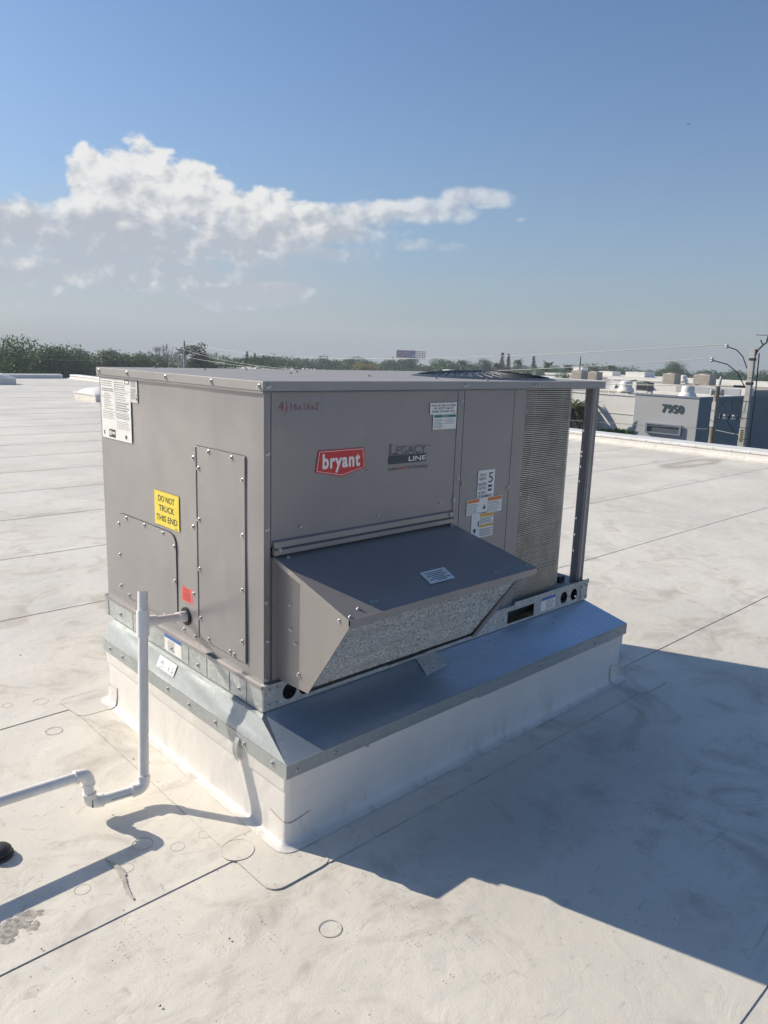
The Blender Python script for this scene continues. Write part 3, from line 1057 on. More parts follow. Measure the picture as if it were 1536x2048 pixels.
MB().box(-.009, L + .009, W + .006, W + .009, ZB, ZR).build('base_rail', 'rail_steel', un)
MB().box(L + .0065, L + .0095, -.008, W + .008, ZB, ZR).build('base_rail', 'rail_steel', un)
# rail labels
def bluelabel(face, u0, u1, v0, v1, d, parent):
    a = rect(MB(), face, u0, u1, v0, v1, d, d + .0006).build('caution_label', 'sticker_white', parent)
    w = u1 - u0
    stripes(face, [(u0 + w * .01, u1 - w * .01, v1 - (v1 - v0) * .24, v1 - .001)], d + .0009, 'ink_blue', a)
    stripes(face, textlines(u0 + w * .34 if face is F else u0 + w * .2, u1 - w * .06 if face is F else u0 + w * .62, v0 + .004, v1 - (v1 - v0) * .3, 6, .5, .2, pr), d + .0009, 'ink_grey', a)
bluelabel(F, 1.515, 1.627, .383, .449, .0093, un)
bluelabel(E_, .657, .524, .375, .444, .0103, un)

# end panel (x = 0)
ep = MB()
nu, nv = 30, 26
def bulge(u, v):
    return .0016 * math.sin(u * 4.4 + .6) * math.sin((v - ZR) * 3.4) + .0009 * math.sin(u * 9 + v * 7)
for i in range(nu + 1):
    for j in range(nv + 1):
        u, v = W * i / nu, ZR + (ZT - .015 - ZR) * j / nv
        e = 0 if i in (0, nu) or j in (0, nv) else bulge(u, v)
        ep.v.append((-.0005 - e, u, v))
ep.f = [(i * (nv + 1) + j, i * (nv + 1) + j + 1, (i + 1) * (nv + 1) + j + 1, (i + 1) * (nv + 1) + j) for i in range(nu) for j in range(nv)]
k = len(ep.v)
ep.v += [(.004, v[1], v[2]) for v in ep.v]
rim = [i * (nv + 1) for i in range(nu + 1)] + [nu * (nv + 1) + j for j in range(1, nv + 1)] + [i * (nv + 1) + nv for i in range(nu - 1, -1, -1)] + [j for j in range(nv - 1, 0, -1)]
ep.f += [(rim[i], rim[(i + 1) % len(rim)], rim[(i + 1) % len(rim)] + k, rim[i] + k) for i in range(len(rim))]
ep.f += [tuple(i + k for i in reversed(f)) for f in ep.f[:nu * nv]]
endp = ep.build('end_panel', 'panel_paint', un, smooth=True)
# tall service cover
def cover(name, u0, u1, v0, v1, r=.006):
    o = rounded([(u0, v0), (u1, v0), (u1, v1), (u0, v1)], r, 4)
    gap = rounded([(u0 - .0026, v0 - .0026), (u1 + .0026, v0 - .0026), (u1 + .0026, v1 + .0026), (u0 - .0026, v1 + .0026)], r + .002, 4)
    MB().prism([E_(u, v, .0019) for u, v in gap], (-.0004, 0, 0)).build('cover_joint', 'joint_grey', endp)
    return MB().prism([E_(u, v, .0021) for u, v in o], (-.0024, 0, 0)).build(name, 'panel_paint', un, bevel=.0008)
tc_ = cover('service_cover', .096, .404, .500, 1.192)
sc_ = cover('access_cover', .562, 1.055, .500, .846, .05)
for u in (.1, .404):
    MB().prism([E_(u - .004, .500, .0044), E_(u + .004, .500, .0044), E_(u + .004, 1.19, .0044), E_(u - .004, 1.19, .0044)], (-.0028, 0, 0)).build('fold_rib', 'panel_paint', tc_, bevel=.0015)
screws(E_, [(.319, 1.180), (.177, 1.178), (.387, 1.116), (.112, 1.114), (.389, .936), (.113, .934), (.389, .758), (.116, .75), (.389, .576), (.118, .571), (.334, .512), (.193, .512), (.168, .509)], .0047, tc_)
screws(E_, [(1.045, .799), (.971, .835), (.811, .836), (.659, .834), (.574, .80), (1.045, .666), (1.045, .532), (.969, .509), (.811, .510), (.661, .509), (.574, .536), (.574, .667)], .0047, sc_)
screws(E_, [(.427, 1.147), (.436, .901), (.441, .652), (.517, .494), (.436, .490)], .0012, endp)
# rating plate and other stickers on the end panel
d0 = .0026
rp = rect(MB(), E_, 1.170, .898, 1.146, 1.389, d0, d0 + .0006).build('rating_plate', 'sticker_white', un)
pr = random.Random(9)
st = []
st += textlines(1.160, 1.05, 1.355, 1.380, 3, .4, .2, pr) + textlines(1.04, .94, 1.345, 1.380, 4, .4, .3, pr)
st += textlines(1.160, 1.045, 1.335, 1.350, 2, .6, .1, pr) + textlines(1.14, 1.05, 1.262, 1.330, 9, .35, .6, pr)
st += textlines(1.155, 1.045, 1.225, 1.258, 5, .3, .1, pr)
st += textlines(1.03, .905, 1.305, 1.340, 4, .35, .5, pr) + textlines(1.03, .905, 1.262, 1.30, 4, .55, .3, pr) + textlines(1.03, .905, 1.232, 1.256, 4, .5, .1, pr) + textlines(1.03, .91, 1.192, 1.226, 5, .3, .2, pr)
st += [(1.0385, 1.037, 1.25, 1.375), (1.0385, .902, 1.3425, 1.3437), (1.0385, .902, 1.3025, 1.3035), (1.0385, .902, 1.2585, 1.2595)]
stripes(E_, st, d0 + .001, 'ink_grey', rp)
stripes(E_, [(1.153, 1.148, 1.310, 1.317), (1.153, 1.143, 1.160, 1.176), (.955, .938, 1.158, 1.172)], d0 + .0011, 'ink_slate', rp)
lg = stripes(E_, [(1.103, 1.043, 1.153, 1.185)], d0 + .0010, 'ink_black', rp, 'logo_print')
stripes(E_, [(1.099, 1.080, 1.161, 1.179), (1.076, 1.047, 1.166, 1.176)], d0 + .0013, 'sticker_faded', lg)
lg = stripes(E_, [(.945, .905, 1.372, 1.388)], d0 + .0010, 'ink_black', rp, 'logo_print')
stripes(E_, [(.940, .910, 1.375, 1.385)], d0 + .0013, 'sticker_white', lg)
wd = rect(MB(), E_, .900, .838, 1.306, 1.389, d0 - .0002, d0 + .0003).build('wiring_label', 'sticker_faded', un)
stripes(E_, textlines(.893, .845, 1.365, 1.385, 4, .5, .2, pr) + textlines(.893, .845, 1.318, 1.358, 7, .5, .3, pr), d0 + .0008, 'ink_grey', wd)
stripes(E_, [(.848, .842, 1.316, 1.325), (.85, .842, 1.332, 1.336)], d0 + .0010, 'ink_black', wd)
yl = rect(MB(), E_, .722, .534, .863, .993, d0, d0 + .0006).build('warning_label', 'sticker_yellow', un)
yl['label'] = 'yellow warning sticker reading DO NOT TRUCK THIS END'
letter(E_, 'DO NOT', .628, .955, .0225, d0 + .0011, 'ink_black', yl, align='CENTER', width=.125, bold=.012)
letter(E_, 'TRUCK', .628, .919, .0225, d0 + .0011, 'ink_black', yl, align='CENTER', width=.118, bold=.012)
letter(E_, 'THIS END', .628, .881, .0225, d0 + .0011, 'ink_black', yl, align='CENTER', width=.162, bold=.012)
stripes(E_, [(.566, .546, .867, .8695)], d0 + .0011, 'ink_slate', yl)
rl = rect(MB(), E_, .527, .449, .608, .663, .0016, .0022).build('warning_label', 'sticker_red', un)
rl['label'] = 'small red warning sticker'
stripes(E_, textlines(.519, .457, .612, .648, 6, .5, .15, pr) + textlines(.516, .47, .650, .660, 1, .6, .2, pr), .0027, 'ink_red', rl)

# front of the cabinet
def fpanel(name, u0, u1, v0, v1, d=.0, m='panel_paint', wav=True):
    mb = MB()
    if not wav:
        rect(mb, F, u0, u1, v0, v1, -.004, d)
        return mb.build(name, m, un, bevel=.0012)
    nu, nv = max(3, int((u1 - u0) * 22)), max(3, int((v1 - v0) * 22))
    for i in range(nu + 1):
        for j in range(nv + 1):
            u, v = u0 + (u1 - u0) * i / nu, v0 + (v1 - v0) * j / nv
            e = 0 if i in (0, nu) or j in (0, nv) else .0012 * math.sin(u * 5.1 + 1) * math.sin(v * 5.7) + .0006 * math.sin(u * 11 + v * 4)
            mb.v.append(F(u, v, d + e))
    mb.f = [(i * (nv + 1) + j, (i + 1) * (nv + 1) + j, (i + 1) * (nv + 1) + j + 1, i * (nv + 1) + j + 1) for i in range(nu) for j in range(nv)]
    k = len(mb.v)
    mb.v += [(x, .005, z) for x, y, z in mb.v]
    rim = [i * (nv + 1) for i in range(nu + 1)] + [nu * (nv + 1) + j for j in range(1, nv + 1)] + [i * (nv + 1) + nv for i in range(nu - 1, -1, -1)] + [j for j in range(nv - 1, 0, -1)]
    mb.f += [(rim[i], rim[(i + 1) % len(rim)], rim[(i + 1) % len(rim)] + k, rim[i] + k) for i in range(len(rim))]
    return mb.build(name, m, un, smooth=True)
ZF = ZT - .02
post0 = fpanel('corner_post', -.001, .0235, ZR + .004, ZF, .0015, wav=False)
fpan = fpanel('filter_panel', .027, .872, .915, ZF)
strip = fpanel('mullion', .8755, .911, ZR + .004, ZF, .0005, wav=False)
cpan = fpanel('compressor_panel', .9145, 1.2215, ZR + .004, ZF)
cend = fpanel('coil_end_panel', 1.2245, 1.302, ZR + .004, ZF, .0005, wav=False)
opan = fpanel('outdoor_air_panel', .027, .872, ZR + .004, .880, -.002)
screws(F, [(.013, 1.211), (.012, .975), (.010, .738), (.016, .607), (.010, .475)], .0016, post0)
screws(F, [(.900, 1.359), (.896, 1.058)], .0007, strip)
screws(F, [(.925, 1.033), (1.212, .992)], .0015, cpan)
mb = MB()
mb.prism([F(.862, .976, .001), F(.880, .994, .001), F(.880, .958, .001)], (0, -.002, 0))
lt = mb.build('panel_clip', 'panel_paint', un)
screws(F, [(.877, .976)], .003, lt)
screws(F, [(.14, .967), (.48, .962), (.80, .972)], .0012, fpan, SCREW_S)
# folded drip flange under the filter panel
mb = MB()
mb.prism([(.030, .0, .935), (.030, -.012, .931), (.030, -.013, .912), (.030, -.010, .912), (.030, -.009, .928), (.030, .0, .926)], (.842, 0, 0))
dr = mb.build('drip_flange', 'hood_paint', un)
MB().prism([(.030, -.003, .912), (.030, -.018, .905), (.030, -.018, .890), (.030, -.003, .890)], (.842, 0, 0)).build('hood_gasket_channel', 'hood_paint', un)
screws(F, [(.05, .905), (.85, .922)], .014, dr)
# writing on the filter panel
letter(F, '4)', .052, 1.338, .031, .0030, 'marker_red', fpan, 'handwriting', width=.032, shear=.10, bold=-.017)
letter(F, '16x16x2', .097, 1.340, .024, .0030, 'marker_red', fpan, 'handwriting', width=.108, shear=.08, bold=-.017, spacing=1.1)
def poly(face, pts, d, m, parent, name):
    return MB().add([face(u, v, d) for u, v in pts], [tuple(range(len(pts)))]).build(name, m, parent, fix=False)
bx_ = [(.2070, 1.2085), (.4035, 1.2085), (.4130, 1.1385), (.3080, 1.1155), (.1960, 1.1385)]
lg = poly(F, bx_, .0034, 'brand_red', fpan, 'logo_badge')
lg['label'] = 'red badge with white outline reading bryant'
cxy = (.305, 1.168)
def inset(s, t):
    return [(cxy[0] + (u - cxy[0]) * s, cxy[1] + (v - cxy[1]) * t) for u, v in bx_]
a, b = inset(.955, .90), inset(.938, .865)
mb = MB()
mb.add([F(u, v, .0037) for u, v in a + b], [(i, (i + 1) % 5, (i + 1) % 5 + 5, i + 5) for i in range(5)])
mb.build('logo_outline', 'sticker_white', lg, fix=False)
letter(F, 'bryant', .3055, 1.1490, .0455, .0040, 'sticker_white', lg, align='CENTER', width=.162, bold=.034, spacing=1.14)
letter(F, 'L', .527, 1.172, .040, .0034, 'ink_slate', fpan, width=.028, bold=-.018)
letter(F, 'EGACY', .559, 1.172, .030, .0034, 'ink_slate', fpan, width=.150, bold=-.016)
stripes(F, [(.524, .538, 1.2105, 1.212), (.552, .5545, 1.172, 1.180)], .0034, 'ink_slate', fpan)
lb = stripes(F, [(.524, .711, 1.140, 1.169)], .0034, 'ink_slate', fpan, 'logo_bar')
letter(F, 'LINE', .708, 1.146, .0165, .0038, 'sticker_white', lb, align='RIGHT', width=.088, bold=.012)
letter(F, 'with', .523, 1.117, .012, .0034, 'ink_slate', fpan, width=.034)
letter(F, 'Axion', .563, 1.117, .012, .0034, 'brand_red', fpan, width=.044)
letter(F, 'Fan Technology', .620, 1.117, .012, .0034, 'ink_slate', fpan, width=.102)
stripes(F, [(.609, .614, 1.1265, 1.1285), (.716, .722, 1.195, 1.1975), (.725, .732, 1.195, 1.1975), (.4165, .4215, 1.127, 1.132)], .0034, 'ink_slate', fpan)
fl = rect(MB(), F, .722, .866, 1.309, 1.351, .0022, .0030).build('filter_label', 'sticker_white', un)
for i, t_ in enumerate(('FOR FILTER ACCESS', 'LIFT BOTTOM OF', 'PANEL UP AND OUT')):
    letter(F, t_, .794, 1.3375 - i * .0108, .0070, .0035, 'ink_black', fl, align='CENTER', width=(.132, .108, .126)[i], bold=.02)
stripes(F, [(.845, .858, 1.3115, 1.313)], .0035, 'ink_black', fl)
gl = rect(MB(), F, .740, .867, 1.253, 1.3085, .0022, .0028).build('important_label', 'sticker_white', un)
gb = stripes(F, [(.744, .864, 1.297, 1.3065)], .0032, 'ink_green', gl)
letter(F, 'IMPORTANT', .804, 1.2992, .0052, .0036, 'sticker_white', gb, align='CENTER', width=.036)
stripes(F, textlines(.745, .800, 1.257, 1.293, 7, .42, .3, pr) + textlines(.807, .860, 1.272, 1.293, 4, .42, .25, pr) + [(.8032, .8040, 1.256, 1.294)], .0032, 'ink_grey', gl)
sk = rect(MB(), F, 1.017, 1.122, .960, 1.078, .0022, .0028).build('stacking_label', 'sticker_white', un)
letter(F, '5', 1.083, 1.025, .042, .0033, 'ink_black', sk, width=.028, bold=.0)
for t_, v_, w_ in (('STACK', 1.054, .040), ('HEIGHT', 1.038, .044), ('HAUTEUR', 1.016, .052), ('DE PILE', 1.000, .044), ('ALTURA', .981, .044), ('DE APILAMIENTO', .966, .088)):
    letter(F, t_, 1.047 if w_ < .06 else 1.066, v_, .0115, .0033, 'ink_black', sk, align='CENTER', width=w_, bold=.012)
stripes(F, [(1.082, 1.108, 1.006, 1.016), (1.082, 1.107, .990, .999)], .0033, 'ink_slate', sk)
w1 = rect(MB(), F, .956, 1.034, .901, .965, .0032, .0038).build('warning_label', 'sticker_white', un)
stripes(F, [(.961, 1.033, .950, .963)], .0042, 'ink_orange', w1)
stripes(F, textlines(.961, 1.032, .905, .947, 7, .42, .3, pr), .0042, 'ink_grey', w1)
w2 = rect(MB(), F, 1.0345, 1.083, .906, .966, .0031, .0036).build('warning_label', 'sticker_white', un)
poly(F, [(1.053, .919), (1.066, .937), (1.070, .930), (1.074, .919)], .0041, 'ink_black', w2, 'print')
w3 = rect(MB(), F, 1.0835, 1.178, .899, .965, .0032, .0038).build('warning_label', 'sticker_white', un)
stripes(F, [(1.086, 1.176, .949, .963)], .0042, 'ink_orange', w3)
stripes(F, textlines(1.086, 1.175, .903, .946, 7, .42, .3, pr), .0042, 'ink_grey', w3)
w4 = rect(MB(), F, .992, 1.131, .800, .9005, .0022, .0028).build('warning_label', 'sticker_white', un)
stripes(F, [(1.043, 1.129, .886, .8985), (1.043, 1.129, .843, .853)], .0032, 'ink_amber', w4)
stripes(F, [(1.045, 1.128 - (i % 3) * .008, .8585 + i * .0066, .8618 + i * .0066) for i in range(4)] + [(1.045, 1.128 - (i % 2) * .012, .806 + i * .0066, .8095 + i * .0066) for i in range(5)], .0032, 'ink_grey', w4)
poly(F, [(1.003, .836), (1.017, .843), (1.022, .836), (1.014, .818)], .0032, 'ink_black', w4, 'print')
poly(F, [(1.030, .868), (1.038, .873), (1.040, .846), (1.033, .848)], .0032, 'ink_black', w4, 'print')

# lid with folded flange
OH = .009
lid = MB().box(-OH, L + OH, -OH, W + OH, ZT - .030, ZT).build('lid', 'lid_sunlit', un, bevel=.0025)
MB().prism([(-OH - .001, -OH, ZT - .0305), (-OH - .0014, -OH, ZT - .0345), (-OH - .0006, -OH, ZT - .0365), (-OH + .004, -OH, ZT - .0335), (-OH + .004, -OH, ZT - .0305)], (0, W + 2 * OH, 0)).build('rolled_edge', 'panel_paint', lid)
MB().prism([(-OH, -OH - .0005, ZT - .0305), (-OH, -OH - .0025, ZT - .0325), (-OH, -OH - .0005, ZT - .0345), (-OH, -OH + .004, ZT - .0335), (-OH, -OH + .004, ZT - .0305)], (L + 2 * OH, 0, 0)).build('rolled_edge', 'panel_paint', lid)
screws(E_, [(1.168, 1.415), (.908, 1.4155), (.600, 1.415), (.288, 1.4145), (.012, 1.413)], OH + .0003, lid)
screws(F, [(.012, 1.414), (.898, 1.4135), (.912, 1.4135), (1.345, 1.413), (1.37, 1.413)], OH + .0003, lid)
for x, y in ((.35, .95), (.55, .62), (.78, .40), (.93, .17), (1.1, .05), (.62, 1.05), (.2, 1.1), (.7, .78)):
    inst(SCREW, 'screw', (x, y, ZT + .0003), (0, 0, 0), lid)
# moulded fan guard
fcx, fcy, fr = 1.45, .36, .315
prof = [(fr + .018, ZT + .0005), (fr, ZT + .005), (fr * .9, ZT + .010), (fr * .75, ZT + .016), (fr * .55, ZT + .022), (fr * .3, ZT + .026), (.07, ZT + .028)]
fg = MB().lathe((fcx, fcy, 0), prof, 48, bottom=False).build('fan_guard', 'black_plastic', un, smooth=True)
mb = MB()
for ring, (ra, rb) in enumerate(((.16, .40), (.46, .70), (.74, .94))):
    for i in range(44):
        a = 2 * math.pi * (i + .5 * ring) / 44
        pts = []
        for t in (0, .5, 1):
            r_ = fr * (ra + (rb - ra) * t)
            q = r_ / fr
            z = ZT + .028 - .0235 * q ** 2.2 + .0006
            pts.append(Vector((fcx + r_ * math.cos(a + .12 * t), fcy + r_ * math.sin(a + .12 * t), z)))
        mb.tube(pts, .0030, 5)
mb.build('guard_rib', 'black_plastic', fg)
MB().lathe((fcx, fcy, 0), [(.075, ZT + .026), (.075, ZT + .032), (.06, ZT + .034)], 24).build('guard_hub', 'black_plastic', fg)

# condenser section: coil, pan and corner posts
MB().box(1.30, L + .004, -.004, W + .004, ZR - .004, ZR + .0055).build('base_pan', 'rail_steel', un)
coil_path = [(1.302, .014)] + [(1.302 + .315 * i / 8, .014) for i in range(1, 9)]
ccx, ccy, cr = 1.617, .124, .110
coil_path += [(ccx + cr * math.cos(R(-90 + 90 * i / 12)), ccy + cr * math.sin(R(-90 + 90 * i / 12))) for i in range(1, 13)]
coil_path += [(1.727, .124 + .95 * i / 12) for i in range(1, 13)]
cz0, cz1 = ZR + .006, ZT - .032
coil_path = coil_path[1:] if coil_path[0] == coil_path[1] else coil_path
def offs(path, d):
    out = []
    for i, p in enumerate(path):
        a, b = Vector(path[max(i - 1, 0)]), Vector(path[min(i + 1, len(path) - 1)])
        t = (b - a).normalized()
        out.append((p[0] + t.y * d, p[1] - t.x * d))
    return out
co_o, co_i = offs(coil_path, 0), offs(coil_path, -.03)
mb = MB()
for z in (cz0, cz1):
    mb.v += [(x, y, z) for x, y in co_o] + [(x, y, z) for x, y in co_i]
m = len(co_o)
for i in range(m - 1):
    mb.f += [(i, i + 1, 2 * m + i + 1, 2 * m + i), (m + i, m + i + 1, 3 * m + i + 1, 3 * m + i), (i, i + 1, m + i + 1, m + i), (2 * m + i, 2 * m + i + 1, 3 * m + i + 1, 3 * m + i)]
mb.f += [(0, m, 3 * m, 2 * m), (m - 1, 2 * m - 1, 4 * m - 1, 3 * m - 1)]
coil = mb.build('condenser_coil', 'fin_back', un)
mb = MB()
NF = 112
out0, out1 = offs(coil_path, .0006), offs(coil_path, .0062)
rc = random.Random(12)
for k_ in range(NF):
    z = cz0 + (cz1 - cz0) * (k_ + .5) / NF
    h = (cz1 - cz0) / NF * .30
    j = rc.uniform(-.0004, .0004)
    base = len(mb.v)
    for (a, b) in zip(out0, out1):
        mb.v += [(a[0], a[1], z - h + j), (b[0], b[1], z - h * .55 + j), (b[0], b[1], z + h * .45 + j), (a[0], a[1], z + h + j)]
    for i in range(m - 1):
        q = base + i * 4
        mb.f += [(q, q + 4, q + 5, q + 1), (q + 1, q + 5, q + 6, q + 2), (q + 2, q + 6, q + 7, q + 3)]
kind(mb.build('coil_fins', 'fin_metal', coil, fix=False), 'stuff')
mb = MB()
for i in list(range(2, len(co_o), 5)):
    p = offs(coil_path, .0066)[i]
    mb.box(p[0] - .0005, p[0] + .0005, p[1] - .0005, p[1] + .0005, cz0, cz1)
mb.build('coil_wire', 'fin_metal', coil)
for v in (1.307, .953):
    c_ = rect(MB(), F, 1.299, 1.311, v - .008, v + .008, .0010, .0026).build('coil_clip', 'galvanized', un)
    screws(F, [(1.305, v)], .0027, c_, SCREW_S)
def corner_post(sy, y):
    # folded channel with punched flange
    ys = lambda d: y + sy * d
    holes = [circ(1.8080, z, .0055, 10) for z in (.62, .70, .78, .96, 1.03, 1.08, 1.10, 1.20)] if sy > 0 else []
    p = MB().plate([(1.799, ZR + .006), (1.817, ZR + .006), (1.817, ZT - .031), (1.799, ZT - .031)], holes, lambda u, v: (u, ys(.030), v), (0, .002, 0)).build('corner_post', 'panel_paint', un)
    prof = [(1.792, .030), (1.796, .006), (1.812, .006), (1.816, .001), (1.848, .001), (1.852, .006), (1.866, .006), (L - .006, .0), (L - .001, .006), (L - .001, .050),
            (L - .004, .050), (L - .004, .010), (1.866, .009), (1.852, .009), (1.848, .004), (1.816, .004), (1.812, .009), (1.799, .009), (1.795, .032)]
    prof = [(L - .022 - (L - x) * .52, d) for x, d in prof]
    MB().prism([(x, ys(d), ZR + .006) for x, d in prof], (0, 0, ZT - .037 - ZR)).build('post_channel', 'panel_paint', p)
corner_post(1, .0)
corner_post(-1, W)
MB().box(1.742, 1.785, .05, .10, ZR + .006, ZR + .036).build('bracket', 'black_plastic', un)
pf = MB()
for x in (1.34, 1.40, 1.47, 1.55):
    inst(SCREW_S, 'screw', (x, -.002, ZR + .0057), (0, 0, 0), un)
MB().box(1.26, 1.30, .10, W - .03, ZR, ZT - .032).build('bulkhead', 'interior', un)
MB().box(.004, L - .05, W - .004, W + .002, ZR, ZT - .02).build('back_panel', 'panel_paint', un)
MB().lathe((fcx, fcy, 0), [(.05, ZT - .16), (.05, ZT - .04)], 16).build('fan_motor', 'black_plastic', un)
MB().lathe((1.48, .62, 0), [(.10, ZR + .004), (.11, ZR + .03), (.11, ZR + .34), (.07, ZR + .40)], 20).build('compressor', 'black_plastic', un, smooth=True)

# outdoor-air hood
hx0, hx1 = .052, .862
hf, hzw, hzf = -.375, .884, .778           # front edge, height at the wall and at the front
tipy, tipz = -.165, .474
hood = MB()
tx0, tx1 = hx0 - .018, hx1 + .060
def htop(x, t, lift=0):
    return Vector((x, -.002 + (hf + .002) * t, hzw + (hzf - hzw) * t + lift))
ng = 18
for i in range(ng + 1):
    for j in range(9):
        u, t = i / ng, j / 8
        e = 0 if i in (0, ng) or j in (0, 8) else .0015 * math.sin(u * 7 + 1) * math.sin(t * 3.1)
        # the right edge flares outwards towards the front
        hood.v.append(htop(tx0 + (hx1 + .004 + .066 * t - tx0) * u, t, e))
hood.f = [(i * 9 + j, (i + 1) * 9 + j, (i + 1) * 9 + j + 1, i * 9 + j + 1) for i in range(ng) for j in range(8)]
hood = hood.build('air_hood', 'hood_paint', un, smooth=True, fix=False)
# folded edges of the top sheet
MB().prism([htop(tx0, 0, .0015), htop(tx0, 1, .0015), htop(tx0, 1, -.016), htop(tx0, 0, -.016)], (.003, 0, 0)).build('side_fold', 'hood_paint', hood)
a, b = htop(tx0, 1, .0015), htop(hx1 + .070, 1, .0015)
MB().prism([a, b, b - Vector((.004, 0, .024)), a - Vector((0, 0, .024))], (0, .003, 0)).build('front_fold', 'hood_paint', hood)
MB().prism([htop(hx1 + .004, 0, .0012), htop(hx1 + .070, 1, .0012), htop(hx1 + .070, 1, -.016), htop(hx1 + .004, 0, -.016)], (-.003, 0, 0)).build('side_fold', 'hood_paint', hood)
def hside(x, t):
    pts = [(x, -.003, ZR + .010), (x, tipy, tipz), (x, hf + .012, hzf - .020), (x, hf + .012, hzf - .004), (x, -.003, hzw - .004)]
    return MB().prism(pts, (t, 0, 0)).build('side_panel', 'hood_paint', hood)
hs = hside(hx0, .002)
hside(hx1 - .002, .002)
HS = lambda u, v, d=0: (hx0 - d, u, v)
HS.rot = E_.rot
screws(HS, [(-.075, .660), (-.118, .520)], .0003, hs)
screws(HS, [(-.07, .74), (-.10, .62), (-.31, .755)], .0001, hs, SCREW_S)
rect(MB(), F, .030, hx0, ZR + .010, hzw - .010, .0015, .0035).build('side_flange', 'hood_paint', hood)
rect(MB(), F, hx1, hx1 + .03, ZR + .010, hzw - .010, .0015, .0035).build('side_flange', 'hood_paint', hood)
# right-hand edge flange along the filter, facing out
p1, p2 = Vector((hx1, tipy, tipz)), Vector((hx1, hf + .012, hzf - .020))
MB().prism([p1 + Vector((0, -.004, -.002)), p2 + Vector((0, -.004, -.002)), p2 + Vector((-.028, -.004, -.002)), p1 + Vector((-.028, -.004, -.002))], (0, .003, .002)).build('filter_retainer', 'hood_paint', hood)
MB().box(hx0 + .002, hx1 - .002, tipy + .004, tipy + .022, tipz + .000, tipz + .016).build('filter_channel', 'dark_gap', hood)
# knitted aluminium filter, crimped in relief
mb = MB()
q1, q2 = Vector((0, tipy + .006, tipz + .012)), Vector((0, hf + .016, hzf - .022))
nrm = Vector((0, -(q2.z - q1.z), (q2.y - q1.y))).normalized()
if nrm.y > 0:
    nrm = -nrm
NU, NV = 156, 56
rf = random.Random(21)
rowph = [rf.uniform(0, 6.28) for _ in range(NV + 1)]
rowam = [rf.uniform(.4, 1.2) for _ in range(NV + 1)]
for j in range(NV + 1):
    base = q1.lerp(q2, j / NV)
    for i in range(NU + 1):
        x = hx0 + .003 + (hx1 - hx0 - .006) * i / NU
        e = (.0030 if j % 2 else -.0022) * (.6 + .4 * rowam[j]) + (.0022 if (i + j // 2) % 2 else -.0018) + rf.uniform(-.0009, .0009)
        p = base + nrm * e
        mb.v.append((x, p.y, p.z + rf.uniform(-.0003, .0003)))
mb.f = [(j * (NU + 1) + i, j * (NU + 1) + i + 1, (j + 1) * (NU + 1) + i + 1, (j + 1) * (NU + 1) + i) for j in range(NV) for i in range(NU)]
mb.build('filter_mesh', 'filter_mesh', hood, fix=False)
# screws and notice on the hood top
slope_r = math.atan2(hzw - hzf, -hf)
for x, t in ((.075, .06), (.85, .05), (hx0 - .003, .965), (.10, .90), (.165, .86), (.18, .87), (.73, .90), (.745, .905), (.90, .93)):
    inst(SCREW_S if x not in (.075, .85) else SCREW, 'screw', htop(x, t, .0012), (slope_r, 0, 0), hood)
nl = MB().add([htop(.43, .84, .0022), htop(.55, .84, .0022), htop(.565, .66, .0022), htop(.445, .66, .0022)], [(0, 1, 2, 3)]).build('notice_label', 'sticker_white', hood, fix=False)
mb = MB()
for i in range(6):
    t = .69 + i * .024
    w = (.045, .038, .050, .030, .052, .022)[i]
    mb.add([htop(.498 - w, t + .008, .0030), htop(.498 + w, t + .008, .0030), htop(.498 + w, t, .0030), htop(.498 - w, t, .0030)], [(0, 1, 2, 3)])
mb.build('print', 'ink_slate', nl, fix=False)

# ------------------------------------------------------------------ condensate drain
PR = .0172
dp = thing('drain_pipe', (-.275, .31, 0), 'white plastic condensate drain pipe with open top stub and trap bends', 'pipe')
foot = Vector((-.274, .312, .052))
tee = Vector((-.192, .452, .584))
topp = tee + (tee - foot).normalized() * .108
port = Vector((-.003, .497, .552))
def bend(a, b, c, r, n=7):
    a, b, c = Vector(a), Vector(b), Vector(c)
    s, e = b + (a - b).normalized() * r, b + (c - b).normalized() * r
    return [s * (1 - t) ** 2 + b * 2 * t * (1 - t) + e * t * t for t in [i / n for i in range(n + 1)]]
def pipe(path, name='pipe', r=PR, m='pvc', par=None, caps=True):
    return MB().tube(path, r, 20, caps).build(name, m, par or dp, smooth=True)
e1 = Vector((-.447, .338, .052))
e2 = Vector((-.452, .338, .160))
e3 = Vector((-1.30, .350, .185))
pipe([foot.lerp(tee, .05), foot.lerp(tee, .97)])
# open stub on top
mb = MB().tube([tee.lerp(topp, .2), topp], PR, 20, False)
st_ = mb.build('vent_stub', 'pvc', dp, smooth=True)
d = (topp - tee).normalized()
o1, i1 = mb.ring(topp, d, PR, 20), mb.ring(topp, d, PR * .78, 20)
i2 = mb.ring(topp - d * .05, d, PR * .78, 20)
MB().add(o1 + i1 + i2, [(i, (i + 1) % 20, (i + 1) % 20 + 20, i + 20) for i in range(20)] + [(i + 20, (i + 1) % 20 + 20, (i + 1) % 20 + 40, i + 40) for i in range(20)]).build('stub_rim', 'pvc', st_, fix=False)
MB().add(mb.ring(topp - d * .045, d, PR * .79, 20), [tuple(range(20))]).build('stub_bore', 'interior', st_, fix=False)
tf = MB().tube([tee - d * .045, tee + d * .042], PR * 1.26, 20).build('tee', 'pvc_fitting', dp, smooth=True)
ad_ = (port - tee).normalized()
MB().tube([tee, tee + ad_ * .052], PR * 1.24, 20).build('tee_branch', 'pvc_fitting', tf, smooth=True)
pipe([tee + ad_ * .05, port], 'drain_arm', PR * .92)
MB().tube([port - ad_ * .040, port + ad_ * .0], PR * 1.15, 20).build('port_adapter', 'pvc_fitting', dp, smooth=True)
